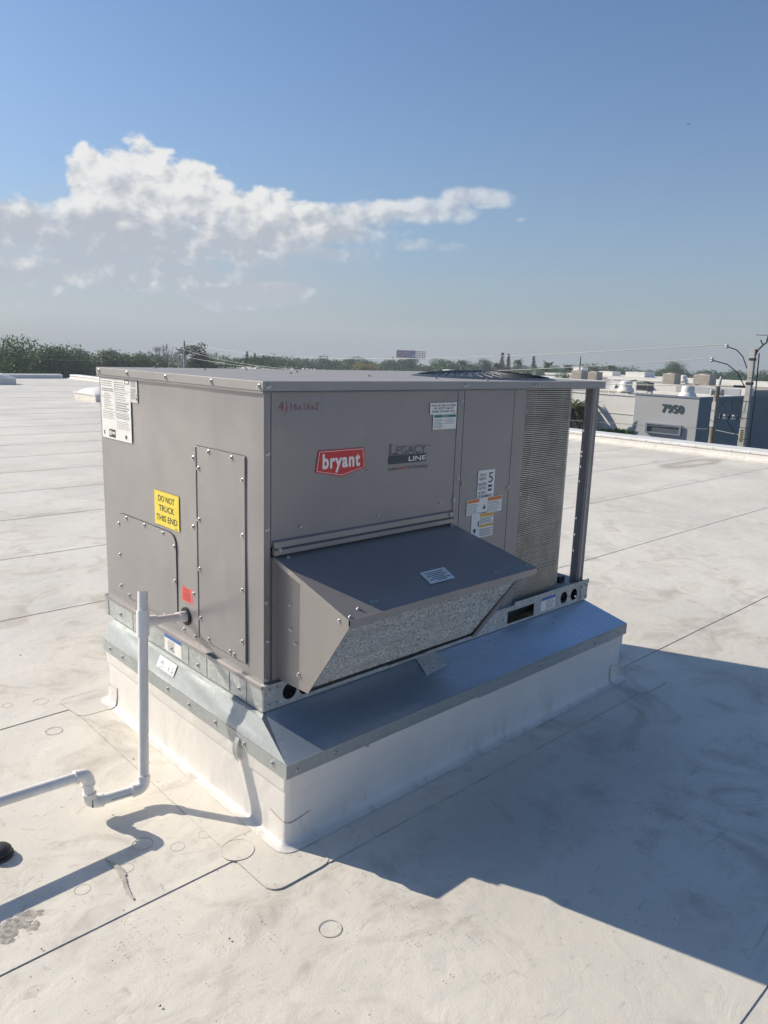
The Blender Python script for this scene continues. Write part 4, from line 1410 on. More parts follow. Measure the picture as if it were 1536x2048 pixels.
gr = MB().tube([(-.0022, port.y, port.z), (-.0068, port.y, port.z)], .034, 24).build('port_grommet', 'rubber', dp, smooth=True)
def elbow(a, b, c, r=.027):
    p = bend(a, b, c, r)
    o = MB().tube([p[0] + (Vector(a) - Vector(b)).normalized() * .010] + p + [p[-1] + (Vector(c) - Vector(b)).normalized() * .010], PR * 1.22, 20).build('elbow', 'pvc_fitting', dp, smooth=True)
    for (q, s) in ((p[0], Vector(a) - Vector(b)), (p[-1], Vector(c) - Vector(b))):
        s = s.normalized()
        MB().tube([q + s * .004, q + s * .013], PR * 1.30, 20).build('elbow_collar', 'pvc_fitting', o, smooth=True)
    return o
elbow(tee, foot, e1)
pipe([foot.lerp(e1, .2), foot.lerp(e1, .85)])
el1 = elbow(foot, e1, e2)
pipe([e1.lerp(e2, .2), e1.lerp(e2, .9)])
elbow(e1, e2, e3)
pipe([e2.lerp(e3, .04), e3])
mb = MB()
for i in range(7):
    t = .30 + i * .055
    p = foot.lerp(e1, t)
    s = .0026
    mb.box(p.x - s * 1.6, p.x + s, p.y - PR - .0008, p.y - PR + .002, p.z - s * .8, p.z + s * .8)
mb.build('pipe_print', 'ink_grey', dp)
MB().box(e1.x - .002, e1.x + .002, e1.y - PR * 1.23, e1.y - PR * 1.1, e1.z - .006, e1.z + .02).build('pipe_print', 'ink_slate', el1)
# prop block that carries the long run, left of the picture
MB().box(-1.02, -.93, .30, .40, .0035, .158).build('pipe_block', 'rubber', dp)
# dark round vent cap at the left edge
vc = thing('vent_cap', (-.732, .322, 0), 'dark round vent cap low on the roof at the left picture edge', 'vent cap')
MB().lathe((-.732, .322, 0), [(.040, .0032), (.040, .010), (.036, .012)], 28).build('base', 'dark_metal', vc, smooth=True)
MB().lathe((-.732, .322, 0), [(.034, .012), (.035, .024), (.028, .032), (.012, .036)], 28).build('cap', 'dark_metal', vc, smooth=True)

# ------------------------------------------------------------------ the neighbourhood
mat('tag_amber', (.42, .30, .09), .6)
GZ = -6.0
gnd = MB()
gnd.add([(340 * math.cos(R(i * 5)), 340 * math.sin(R(i * 5)), GZ) for i in range(72)], [tuple(range(72))])
kind(gnd.build('ground', 'grass', fix=False), 'structure')
kind(MB().box(13.5, 31.0, -120, 160, GZ - .2, GZ + .004).build('road', 'asphalt'), 'structure')
own = thing('own_building', (0, 10, GZ), 'white building walls under the roof in the foreground', 'building')
MB().box(-15.9, 11.86, -10.9, 32.25, GZ, -.302).build('wall', 'wall_white', own)

def ac_unit(name, c, sx, sy, h, m, label, grille='ac_grey', cat='air conditioner', legs=0):
    x, y, z = c
    t = thing(name, c, label, cat, )
    z0 = z + legs
    MB().box(x - sx / 2, x + sx / 2, y - sy / 2, y + sy / 2, z0 + .02, z0 + h).build('cabinet', m, t, bevel=.012)
    mb = MB()
    n = 7
    for i in range(n):
        zz = z0 + .10 + (h - .2) * i / (n - 1)
        mb.box(x - sx / 2 - .012, x - sx / 2 + .01, y - sy / 2 + .06, y + sy / 2 - .06, zz - .012, zz + .012)
    mb.build('grille', grille, t)
    MB().lathe((x, y, 0), [(min(sx, sy) * .40, z0 + h), (min(sx, sy) * .38, z0 + h + .03), (.05, z0 + h + .05)], 16).build('fan_guard', grille, t)
    mb = MB()
    if legs:
        for ax in (-1, 1):
            for ay in (-1, 1):
                MB().box(x + ax * sx * .42 - .03, x + ax * sx * .42 + .03, y + ay * sy * .42 - .03, y + ay * sy * .42 + .03, z, z0 + .03).build('leg', 'white_paint', t)
        MB().box(x - sx * .5, x + sx * .5, y - sy * .5, y + sy * .5, z0 - .05, z0 + .018).build('stand', 'white_paint', t)
    else:
        MB().box(x - sx * .46, x + sx * .46, y - sy * .46, y + sy * .46, z, z0 + .022).build('base', m, t)
    return t

def roof_fan(c, s, label):
    x, y, z = c
    t = thing('roof_exhaust_fan', c, label, 'exhaust fan')
    MB().box(x - .36 * s, x + .36 * s, y - .36 * s, y + .36 * s, z, z + .10 * s).build('curb', 'white_paint', t, bevel=.01)
    MB().lathe((x, y, z), [(.22 * s, .10 * s), (.42 * s, .16 * s), (.44 * s, .22 * s), (.36 * s, .36 * s), (.33 * s, .40 * s)], 18).build('shroud', 'white_paint', t, smooth=True)
    MB().lathe((x, y, z), [(.30 * s, .40 * s), (.31 * s, .62 * s), (.27 * s, .70 * s), (.12 * s, .74 * s)], 18).build('motor_cover', 'white_paint', t, smooth=True)
    MB().tube([(x + .1 * s, y - .1 * s, z + .7 * s), (x + .3 * s, y - .3 * s, z + .78 * s), (x + .5 * s, y - .3 * s, z + .76 * s)], .025 * s, 6).build('bracket', 'dark_metal', t)
    return t

# building 7950 across the street
b7 = thing('office_building', (37, 18, GZ), 'low white and grey building with green numbers 7950 across the street', 'building')
bx, by = 33.04, 13.61
MB().box(bx, bx + .25, 16.79, 27, GZ, -.11).build('wall', 'wall_white', b7)
MB().box(bx - .05, bx + .25, by, 16.78, GZ, -.02).build('wall', 'wall_grey', b7)
MB().box(bx - .045, bx + 30, by - .02, by + .2, GZ, -.01).build('wall', 'wall_shaded', b7)
MB().box(bx - .08, bx + .27, by - .03, 16.80, -.018, .05).build('wall_cap', 'trim_slate', b7)
MB().box(bx - .04, bx + .27, 16.81, 27, -.108, -.04).build('wall_cap', 'coping_metal', b7)
MB().box(bx + .28, bx + 30, by - .04, by + .24, -.008, .05).build('wall_cap', 'trim_slate', b7)
MB().box(bx + .25, bx + 6.4, by + .2, 27, -.6, -.16).build('roof_deck', 'roof_deck', b7)
MB().box(bx + 5.6, bx + 5.85, by + .25, 27, -.158, .0).build('roof_step', 'white_paint', b7)
MB().box(bx + 6.4, bx + 6.7, by + .25, 27, -.6, .38).build('clerestory_wall', 'wall_white', b7)
MB().box(bx + 6.38, bx + 6.41, by + .8, by + 4.3, -.10, .34).build('grey_band', 'wall_grey', b7)
MB().box(bx + 6.7, bx + 22, by + .25, 27, -.6, .30).build('roof_deck', 'roof_deck', b7)
MB().box(bx + 14.5, bx + 14.8, by + .25, 27, .302, .46).build('roof_parapet', 'white_paint', b7)
MB().box(bx + 21.7, bx + 22, by + .25, 27, .302, .50).build('roof_parapet', 'white_paint', b7)
for (yy) in (15.6, 19.3, 21.6, 25.2):
    s = MB()
    s.prism([(bx + 6.40, yy, -.02), (bx + 6.40, yy, .25), (bx + 6.05, yy, -.02)], (0, .35, 0)).build('scupper_hood', 'ac_grey', b7)
# numbers on the grey panel
def B7(u, v, d=0):
    return (bx - .05 - d, u, v)
B7.right = -1
B7.rot = E_.rot
vs, fs = text_mb('7950', .36, width=1.06, bold=.022)
mb = MB()
n = len(vs)
mb.v = [B7(15.36 - x, -.735 + y, .035) for x, y in vs]
mb.f = list(fs)
# give the figures thickness
from collections import Counter
cnt = Counter()
for f in fs:
    for i in range(len(f)):
        cnt[tuple(sorted((f[i], f[(i + 1) % len(f)])))] += 1
mb.v += [B7(15.36 - x, -.735 + y, .002) for x, y in vs]
mb.f += [(a, b, b + n, a + n) for (a, b), c in cnt.items() if c == 1]
mb.build('house_number', 'digit_green', b7, fix=False)
wf = MB().plate([(14.27, -1.78), (16.05, -1.78), (16.05, -1.30), (14.27, -1.30)], [[(14.36, -1.72), (15.96, -1.72), (15.96, -1.36), (14.36, -1.36)]], lambda u, v: (bx - .052, u, v), (-.12, 0, 0)).build('window', 'trim_slate', b7)
MB().box(bx - .075, bx - .052, 14.37, 15.95, -1.715, -1.365).build('pane', 'window_glass', wf)
MB().box(bx - .062, bx - .051, 13.62, 16.78, -6, -5.2).build('plinth', 'trim_slate', b7)
for y_ in (19.5, 23.5, 27.5, 31.5):
    w_ = MB().box(bx - .03, bx - .001, y_ - .8, y_ + .8, -4.6, -2.9).build('window', 'trim_slate', b7)
    MB().box(bx - .04, bx - .0305, y_ - .72, y_ + .72, -4.5, -3.0).build('pane', 'window_glass', w_)
MB().tube([(bx - .02, by + .0, -1.02), (bx - .02, 19.0, -1.0)], .012, 5).build('conduit', 'porcelain', b7)

roof_fan((34.9, 18.4, -.16), 1.0, 'white mushroom exhaust fan behind the white wall section of building 7950')
roof_fan((33.75, 14.55, -.16), .95, 'white mushroom exhaust fan standing above the numbers 7950')
roof_fan((45.6, 20.5, .30), .72, 'small white exhaust fan between two beige condensers on the back roof')
ac_unit('condenser_unit', (33.95, 16.85, -.16), .62, .62, .42, 'ac_grey', 'dark grey condenser on white legs above the left end of the grey wall', 'dark_metal', legs=.30)
ac_unit('condenser_unit', (42.93, 19.95, .30), .85, .75, .62, 'ac_beige', 'beige condenser on the back roof, left of the small exhaust fan', 'ac_beige')
ac_unit('condenser_unit', (42.42, 17.70, .30), .9, .95, .66, 'ac_beige', 'larger beige condenser on the back roof, behind the wooden pole', 'ac_beige')
ac_unit('condenser_unit', (40.8, 25.0, .30), .75, .75, .60, 'ac_beige', 'beige condenser by the thin antenna mast', 'ac_beige')
ac_unit('condenser_unit', (42.6, 25.0, .30), .7, .7, .52, 'ac_beige', 'beige condenser just above the far top corner of the rooftop unit', 'ac_beige')
# small dish on the front roof
ds = thing('satellite_dish', (31.9 + 1.4, 18.3, -.16), 'white dish at the top right corner of the rooftop unit', 'dish')
mb = MB()
n, mm = 18, 5
c0 = Vector((33.2, 18.35, .36))
ax = Vector((-.8, -.2, .35)).normalized()
for i in range(mm + 1):
    r_ = .30 * i / mm
    for v in mb.ring(c0 + ax * (.35 * r_ * r_), ax, max(r_, .003), n):
        mb.v.append(tuple(v))
mb.f = [(i * n + j, i * n + (j + 1) % n, (i + 1) * n + (j + 1) % n, (i + 1) * n + j) for i in range(mm) for j in range(n)]
mb.build('reflector', 'white_paint', ds, smooth='all', fix=False)
MB().tube([(33.22, 18.36, -.16), (33.22, 18.36, .30)], .03, 8).build('mast', 'white_paint', ds)

# far low warehouses
def warehouse(c, sx, sy, zt, m, label, units):
    x, y = c
    t = thing('warehouse', (x, y, GZ), label, 'warehouse')
    MB().box(x - sx / 2, x + sx / 2, y - sy / 2, y + sy / 2, GZ, zt - .3).build('wall', m, t)
    MB().box(x - sx / 2 - .1, x + sx / 2 + .1, y - sy / 2 - .1, y + sy / 2 + .1, zt - .298, zt).build('roof', 'white_paint', t)
    for (ux, uy, s, h, mm_) in units:
        MB().box(x + ux - s / 2, x + ux + s / 2, y + uy - s / 2, y + uy + s / 2, zt + .002, zt + h).build('roof_unit', mm_, t)
    for k_ in range(5):
        MB().box(x - sx / 2 - .03, x - sx / 2 - .002, y - sy / 2 + sy * (k_ + .3) / 5, y - sy / 2 + sy * (k_ + .7) / 5, GZ + 1.2, GZ + 2.6).build('window', 'window_glass', t)
warehouse((98, 83), 6, 9, -1.55, 'stucco_far', 'far low warehouse with pale roof boxes behind the fan guard', [(-2, 3, 1.4, .8, 'white_paint'), (-2, 1, 1.0, .6, 'ac_beige'), (-2, -1.2, 1.5, .7, 'ac_grey'), (-2, -3, 1.2, .8, 'white_paint')])
warehouse((92, 61.5), 12, 12, -1.0, 'stucco_far', 'far low warehouse with white roof line beside the palms', [(-4, 3, .8, .6, 'ac_grey'), (-4.5, 0.5, .8, .8, 'ac_grey')])
warehouse((106, 58), 12, 22, -.55, 'stucco_far', 'far white-roofed warehouse with three roof boxes right of the mast', [(-4, 6, 1.6, 1.0, 'white_paint'), (-4, 1, 2.4, .6, 'white_paint'), (-4, -4, 3.0, .7, 'white_paint'), (-3, -8, 1.2, .5, 'ac_grey')])
warehouse((60, 94.5), 8, 9, -1.22, 'stucco_far', 'far house with white roof boxes peeping above the left part of the lid', [(-2.5, 1.2, 1.0, .75, 'white_paint'), (1.8, -2.2, .9, .35, 'white_paint')])
warehouse((92, 122), 7, 8, -2.0, 'stucco_far', 'far pale building just above the middle of the lid', [(-2, 2, 1.2, .5, 'white_paint'), (-2, -1.5, 1.0, .4, 'ac_grey')])

# ------------------------------------------------------------------ poles and wires
cpole = thing('utility_pole', (22.0, 7.2, GZ), 'square concrete utility pole at the right picture edge', 'utility pole')
px, py_ = 21.99, 7.19
mb = MB()
w0, w1_, zt = .155, .062, 2.02
mb.add([(px + sx * w, py_ + sy * w, z) for w, z in ((w0, GZ), (w1_, zt)) for sx, sy in ((-1, -1), (1, -1), (1, 1), (-1, 1))],
       [(0, 3, 2, 1), (4, 5, 6, 7)] + [(i, (i + 1) % 4, (i + 1) % 4 + 4, i + 4) for i in range(4)])
mb.build('shaft', 'concrete', cpole, bevel=.012)
for z in (1.72, 1.02):
    w = w0 + (w1_ - w0) * (z - GZ) / (zt - GZ) + .012
    MB().box(px - w, px + w, py_ - w, py_ + w, z - .035, z + .035).build('band', 'dark_metal', cpole)
for z in (1.18, .50, .0, -.28, -.62):
    w = w0 + (w1_ - w0) * (z - GZ) / (zt - GZ) + .004
    MB().box(px - w, px + w, py_ - w, py_ + w, z - .008, z + .008).build('wire_tie', 'dark_metal', cpole)
# view-side direction along the street (left in the picture) is about (-.35, .94)
lf = Vector((-.37, .93, 0))
def bracket(z, reach, rise, zi):
    p0 = Vector((px, py_, z)) + lf * .12
    pts = [p0, p0 + lf * reach * .25 + Vector((0, 0, rise * .55)), p0 + lf * reach * .55 + Vector((0, 0, rise * .85)), p0 + lf * reach + Vector((0, 0, rise))]
    b = MB().tube(pts, .017, 6).build('bracket_arm', 'dark_metal', cpole)
    e = pts[-1]
    MB().lathe(e, [(.03, -.06), (.055, -.03), (.03, .0), (.06, .03), (.035, .06), (.02, .09)], 12).build('insulator', 'porcelain', b, smooth=True)
    return e + Vector((0, 0, .06))
ins1 = bracket(1.45, .62, .62, 0)
ins2 = bracket(.92, .98, .74, 0)
MB().tube([(px, py_, 1.7), Vector((px, py_, 1.98)) - lf * .10, Vector((px, py_, 2.14)) - lf * .22, Vector((px, py_, 2.20)) - lf * .30, Vector((px, py_, 2.45)) - lf * .34], .03, 6).build('riser', 'dark_metal', cpole)
MB().tube([Vector((px, py_, 2.16)) - lf * .2, Vector((px, py_, 2.28)) - lf * .14], .02, 6).build('riser', 'dark_metal', cpole)
MB().tube([(px + .08, py_ - .13, 1.9), (px + .1, py_ - .16, .9), (px + .12, py_ - .2, -3)], .018, 6).build('cable', 'dark_metal', cpole)
MB().tube([Vector((px, py_, .92)) + lf * .1, Vector((px, py_, .92)) + lf * .42], .035, 8).build('dead_end_insulator', 'dark_metal', cpole)
# clutter of fuse cut-outs on a side arm
MB().tube([Vector((px, py_, -.05)) + lf * .1, Vector((px, py_, -.03)) + lf * .72], .02, 6).build('side_arm', 'porcelain', cpole)
MB().tube([Vector((px, py_, -.55)) + lf * .15, Vector((px, py_, -.08)) + lf * .5], .014, 6).build('side_brace', 'dark_metal', cpole)
rq = random.Random(4)
for i in range(5):
    p = Vector((px, py_, -.02)) + lf * (.20 + i * .12)
    MB().lathe(p, [(.02, -.05), (.045, -.02), (.025, .02), (.045, .06), (.02, .10)], 10).build('fuse_cutout', 'porcelain' if i % 2 else 'dark_metal', cpole, smooth=True)
    q = p + Vector((0, 0, .08))
    MB().tube([q, q + Vector((rq.uniform(-.1, .1), rq.uniform(-.1, .2), .18)), q + Vector((rq.uniform(-.2, .2), rq.uniform(-.2, .3), .5))], .006, 4).build('jumper_wire', 'dark_metal', cpole)
mb = MB()
for i in range(6):
    z = -.36 - i * .062
    w = w0 + (w1_ - w0) * (z - GZ) / (zt - GZ)
    mb.box(px - w - .004, px - w + .001, py_ - .055, py_ + .055, z - .026, z + .022)
tg = mb.build('number_tag', 'tag_amber', cpole)
mb = MB()
for i in range(6):
    z = -.36 - i * .062
    w = w0 + (w1_ - w0) * (z - GZ) / (zt - GZ)
    mb.box(px - w - .007, px - w - .0042, py_ - .036, py_ + .034, z - .021, z + .015)
mb.build('tag_print', 'ink_black', tg)

wpole = thing('utility_pole', (23.5, 8.75, GZ), 'short weathered wooden pole left of the concrete pole', 'utility pole')
MB().tube([(23.5, 8.76, GZ), (23.5, 8.75, -2), (23.49, 8.76, .86)], [.13, .108, .085], 14).build('shaft', 'wood_pole', wpole, smooth=True)
MB().tube([(23.49, 8.74, .80), (23.47, 8.70, 1.0), (23.48, 8.68, 1.16)], [.045, .05, .03], 8).build('pole_top_insulator', 'porcelain', wpole, smooth=True)
for s in (-1, 1):
    p = Vector((23.49, 8.76, .62)) + lf * (.16 * s)
    MB().tube([(23.49, 8.76, .60), p], .025, 6).build('side_pin', 'dark_metal', wpole)
    MB().lathe(p, [(.05, -.07), (.07, -.02), (.05, .04), (.065, .08), (.03, .13)], 10).build('side_insulator', 'porcelain', wpole, smooth=True)
MB().box(23.35, 23.40, 8.70, 8.82, -.45, .35).build('ground_strap', 'porcelain', wpole)

lpole = thing('utility_pole', (39.3, 72.8, GZ), 'thin pale utility pole rising from the trees above the end panel', 'utility pole')
MB().tube([(39.33, 72.76, GZ), (39.33, 72.76, 1.9)], [.17, .12], 10).build('shaft', 'concrete', lpole, smooth=True)
MB().tube([(39.33, 72.76, 1.4), (39.33, 72.76, 2.15)], .07, 6).build('pole_pin', 'dark_metal', lpole)
for z, ln in ((1.15, .9), (.45, .6)):
    a = Vector((39.33, 72.76, z))
    arm = MB().tube([a - Vector((.70, -.68, 0)) * ln * .2, a + Vector((-.72, .68, .12)) * ln], .05, 6).build('bracket_arm', 'dark_metal', lpole)
    MB().lathe(a + Vector((-.72, .68, .14)) * ln, [(.05, 0), (.09, .06), (.05, .16)], 8).build('insulator', 'porcelain', arm)
MB().lathe((39.55, 72.55, .72), [(.17, 0), (.17, .55), (.05, .6)], 12).build('transformer', 'dark_metal', lpole, smooth=True)

def wire(a, b, sag, r, label):
    a, b = Vector(a), Vector(b)
    pts = []
    for i in range(33):
        t = i / 32
        p = a.lerp(b, t)
        p.z -= sag * 4 * t * (1 - t)
        pts.append(p)
    # wires nearer the viewer look as thin as far ones only if drawn to scale: constant radius
    o = MB().tube(pts, r, 5).build('overhead_wire', 'wire')
    return tag(o, label, 'wire', 'overhead wires')
lp = Vector((39.33, 72.76, 0))
wire(lp + Vector((0, 0, 1.95)), ins1, .95, .012, 'uppermost overhead wire crossing the sky behind the rooftop unit')
wire(lp + Vector((-.1, .1, 1.25)), ins2 + Vector((0, 0, 0)), 1.25, .010, 'second overhead wire from the top, ending on the lower insulator')
wire(lp + Vector((0, 0, .50)), Vector((px, py_, .92)) + lf * .42, .62, .012, 'lowest overhead wire, just skimming the lid')
wire(lp + Vector((0, 0, 1.2)), (11.9, 58.7, 1.1), .68, .011, 'upper wire sagging in front of the trees at the left')
wire(lp + Vector((0, 0, .55)), (11.9, 58.7, .7), .58, .011, 'lower wire sagging in front of the trees at the left')
wire((23.45, 8.9, -.55), (26, 60, -1.2), .3, .010, 'low wire passing in front of the white wall of building 7950')
wire((23.5, 8.7, -.55), (px, py_, -.52), .005, .011, 'short low wire between the wooden and the concrete pole')
wire((px, py_, 2.42), (30, -40, 2.6), .6, .012, 'wire leaving the concrete pole top to the right')

def mast(x, y, z1, r, label):
    t = thing('antenna_mast', (x, y, GZ), label, 'mast')
    MB().tube([(x, y, GZ), (x, y, z1 - 1.2), (x, y, z1)], [r, r * .8, r * .4], 6).build('mast_tube', 'dark_metal', t)
    for z in (z1 - .5, z1 - 1.1):
        MB().tube([(x - .25, y, z), (x + .25, y, z)], r * .35, 5).build('cross_element', 'dark_metal', t)
mast(99.8, 62.75, 2.2, .11, 'thin dark antenna mast right of the palms')
mast(185.9, 232.5, .9, .16, 'thin mast rising from the far trees near the middle')

# billboard
bb = thing('billboard', (183, 182, GZ), 'pink and blue billboard standing above the far trees', 'billboard')
c = Vector((181.6, 182.9, 1.60))
rt_ = Vector((.711, -.703, 0))
nv_ = Vector((-.703, -.711, 0))
def bbq(u0, u1, v0, v1, d, m, name, parent, th=.25):
    a = [c + rt_ * u + Vector((0, 0, v)) + nv_ * d for u, v in ((u0, v0), (u1, v0), (u1, v1), (u0, v1))]
    return MB().prism(a, nv_ * -th).build(name, m, parent)
fcb = bbq(-3.25, 3.2, -1.20, 1.25, .3, 'bill_pink', 'front_panel', bb)
bbq(1.95, 3.15, -1.18, 1.23, .36, 'bill_blue', 'picture_field', fcb, .04)
bq = random.Random(2)
for v in (.55, .05, -.5):
    for k_ in range(5):
        u = -2.7 + k_ * .9 + bq.uniform(-.1, .1)
        bbq(u, u + bq.uniform(.45, .8), v - .14, v + .16, .36, 'bill_text', 'printed_line', fcb, .04)
bbq(2.15, 2.75, -1.1, .1, .38, 'sticker_white', 'picture_figure', fcb, .03)
for u in (3.6, 4.55, 5.5, 6.3):
    bbq(u, u + .20, -1.25, 1.15, -.2, 'dark_metal', 'frame_post', bb)
for v in (-1.1, -.45, .2, .85):
    bbq(3.3, 6.5, v, v + .20, -.3, 'dark_metal', 'frame_rail', bb)
bbq(3.3, 6.4, -1.15, 1.1, -1.0, 'ac_grey', 'rear_panel', bb, .1) if False else None
bbq(-3.4, 6.4, -1.55, -1.38, .5, 'white_paint', 'catwalk', bb, .6)
MB().tube([c + rt_ * 1.5 + Vector((0, 0, -7.6)), c + rt_ * 1.5 + Vector((0, 0, -1.3))], .4, 10).build('column', 'dark_metal', bb)

# ------------------------------------------------------------------ vegetation
def leaf_cloud(rnd, lobes, n, size, flat=1.0, hollow=.55):
    """leaf-sized faces scattered through the lobes' volume, denser to the outside"""
    mb = MB()
    vol = [a * b * c_ for (_, _, _, a, b, c_) in lobes]
    tot = sum(vol)
    for (lx, ly, lz, a, b, c_), vv in zip(lobes, vol):
        for _ in range(max(6, int(n * vv / tot))):
            d = Vector((rnd.gauss(0, 1), rnd.gauss(0, 1), rnd.gauss(0, 1))).normalized()
            r = (hollow + (1 - hollow) * rnd.random()) * (1 + .12 * rnd.gauss(0, 1))
            p = Vector((lx + d.x * a * r, ly + d.y * b * r, lz + d.z * c_ * r))
            nrm = (d + Vector((rnd.gauss(0, .7), rnd.gauss(0, .7), rnd.gauss(0, .7) + .3))).normalized()
            t = nrm.cross(Vector((rnd.random() - .5, rnd.random() - .5, rnd.random() - .5))).normalized()
            s = size * rnd.uniform(.6, 1.4)
            u = nrm.cross(t) * s * .55
            t = t * s
            mb.add([p - t, p + u, p + t, p - u], [(0, 1, 2, 3)])
    return mb


def lobes_for(rnd, h, r, z0, n):
    out = []
    for i in range(n):
        a = rnd.random() * 6.283
        q = rnd.random() ** .6
        z = z0 + (h - z0) * (.18 + .66 * rnd.random())
        rad = r * (1 - .55 * ((z - z0) / (h - z0)) ** 2) * q * .75
        s = r * rnd.uniform(.26, .46)
        out.append((rad * math.cos(a), rad * math.sin(a), z, s * rnd.uniform(.9, 1.3), s * rnd.uniform(.9, 1.3), s * rnd.uniform(.65, .95)))
    out.append((0, 0, z0 + (h - z0) * .5, r * .55, r * .55, (h - z0) * .40))
    out.append((rnd.uniform(-.3, .3) * r, rnd.uniform(-.3, .3) * r, h - r * .28, r * .34, r * .34, r * .26))
    return out


def trunk_mb(rnd, h, r, lobes):
    mb = MB()
    top = Vector((rnd.uniform(-.2, .2), rnd.uniform(-.2, .2), h * .62))
    mb.tube([(0, 0, 0), (rnd.uniform(-.1, .1), rnd.uniform(-.1, .1), h * .3), top], [r, r * .75, r * .4], 8)
    for l in lobes[:6]:
        s = Vector((0, 0, h * rnd.uniform(.3, .5)))
        e = Vector(l[:3])
        mb.tube([s, s.lerp(e, .5) + Vector((0, 0, .25)), e], [r * .45, r * .3, r * .12], 5)
    return mb


PROTO = {}
def tree_proto(key, h, r, z0, nl, nleaf, size, leaf, seed):
    rnd = random.Random(seed)
    lb = lobes_for(rnd, h, r, z0, nl)
    PROTO[key] = (leaf_cloud(rnd, lb, nleaf, size).mesh('crown', leaf, fix=False), trunk_mb(rnd, h, .2, lb).mesh('trunk', 'bark', smooth=True))
tree_proto('round_a', 7.0, 3.4, 1.2, 15, 9000, .115, 'leaf_dark', 31)
tree_proto('round_b', 7.0, 3.8, 1.0, 17, 9500, .115, 'leaf_mid', 32)
tree_proto('loose', 7.0, 3.0, 1.6, 12, 6500, .115, 'leaf_olive', 33)
tree_proto('broad', 6.0, 4.6, 1.0, 18, 9000, .12, 'leaf_dark', 34)
tree_proto('yellow', 4.6, 4.2, .4, 16, 7000, .13, 'leaf_yellow', 35)
tree_proto('airy', 8.0, 2.3, 2.6, 14, 3600, .12, 'leaf_pine', 36)

def tree(key, x, y, s, label, rz=0, sz=None, group=None, cat='tree', name='tree'):
    t = thing(name, (x, y, GZ), label, cat, group)
    for me, nm in zip(PROTO[key], ('crown', 'trunk')):
        o = bpy.data.objects.new(nm, me)
        C.objects.link(o)
        o.parent = t
    t.scale = (s, s, sz or s)
    t.rotation_euler = (0, 0, rz)
    return t
tree('round_b', 20.6, 69.8, 1.0, 'tallest rounded tree at the far left edge of the picture', .4, 1.14)
tree('round_a', 24.6, 74.2, 1.0, 'rounded tree just right of the tallest tree at the far left', 1.4, 1.03)
tree('broad', 28.2, 78.2, 1.0, 'broad dark tree in the dip above the roof corner at left', 2.2, 1.12)
tree('round_b', 31.6, 81.8, .95, 'bushy tree over the far left corner of the lid', 3.0, 1.03)
tree('loose', 34.2, 81.0, 1.05, 'olive loose tree above the left corner of the lid', .9, 1.02)
tree('round_a', 37.4, 84.8, .95, 'dark tree with pointed top shoots above the rating plate', 4.4, .99)
tree('loose', 41.0, 86.0, 1.0, 'olive tree left of the thin pale utility pole', 5.0, .97)
tree('airy', 48.1, 85.1, 1.0, 'tall open pine-like tree right of the thin pale utility pole', .3, 1.03)
tree('round_b', 50.6, 87.5, .9, 'bright green tree at the foot of the tall pine-like tree', 2.0, .93)
tree('yellow', 117.4, 131.5, 1.25, 'yellow-orange flowering tree above the middle of the lid', .5, 1.15)
tree('round_a', 140.0, 141.0, 1.35, 'dense green tree under the billboard', 1.0, .98)
tree('round_b', 147.0, 134.0, 1.3, 'dense green tree just right of the billboard', 2.6, .98)
tree('round_a', 139.5, 113.2, .75, 'small round dark tree left of the first spire-shaped pine', 3.4, 1.02)
tree('broad', 178.6, 87.3, .9, 'flat-topped dark tree above the numbers 7950', 1.9, 1.26)
tree('round_b', 72.5, 52.2, .42, 'low bright bush just behind the right part of the fan guard', 1.2, .90, cat='bush', name='bush')
tree('round_b', 83.0, 54.0, .50, 'low dense bush left of the two beige condensers by the mast', 2.2, .88, cat='bush', name='bush')

# bare tree beside the thin pole
bt = thing('bare_tree', (44.6, 84.5, GZ), 'leafless grey tree between the thin pole and the pine-like tree', 'tree')
mb = MB()
rb = random.Random(8)
def grow(p, d, ln, r, depth):
    q = p + d * ln
    mb.tube([p, p.lerp(q, .5) + Vector((rb.uniform(-.06, .06), rb.uniform(-.06, .06), 0)), q], [r, r * .8, r * .6], 5, False)
    if depth:
        for _ in range(3):
            nd = (d + Vector((rb.uniform(-.7, .7), rb.uniform(-.7, .7), rb.uniform(-.1, .5)))).normalized()
            grow(q, nd, ln * .68, r * .55, depth - 1)
grow(Vector((44.6, 84.5, GZ)), Vector((0, 0, 1)), 3.1, .16, 4)
mb.build('branches', 'bark', bt)

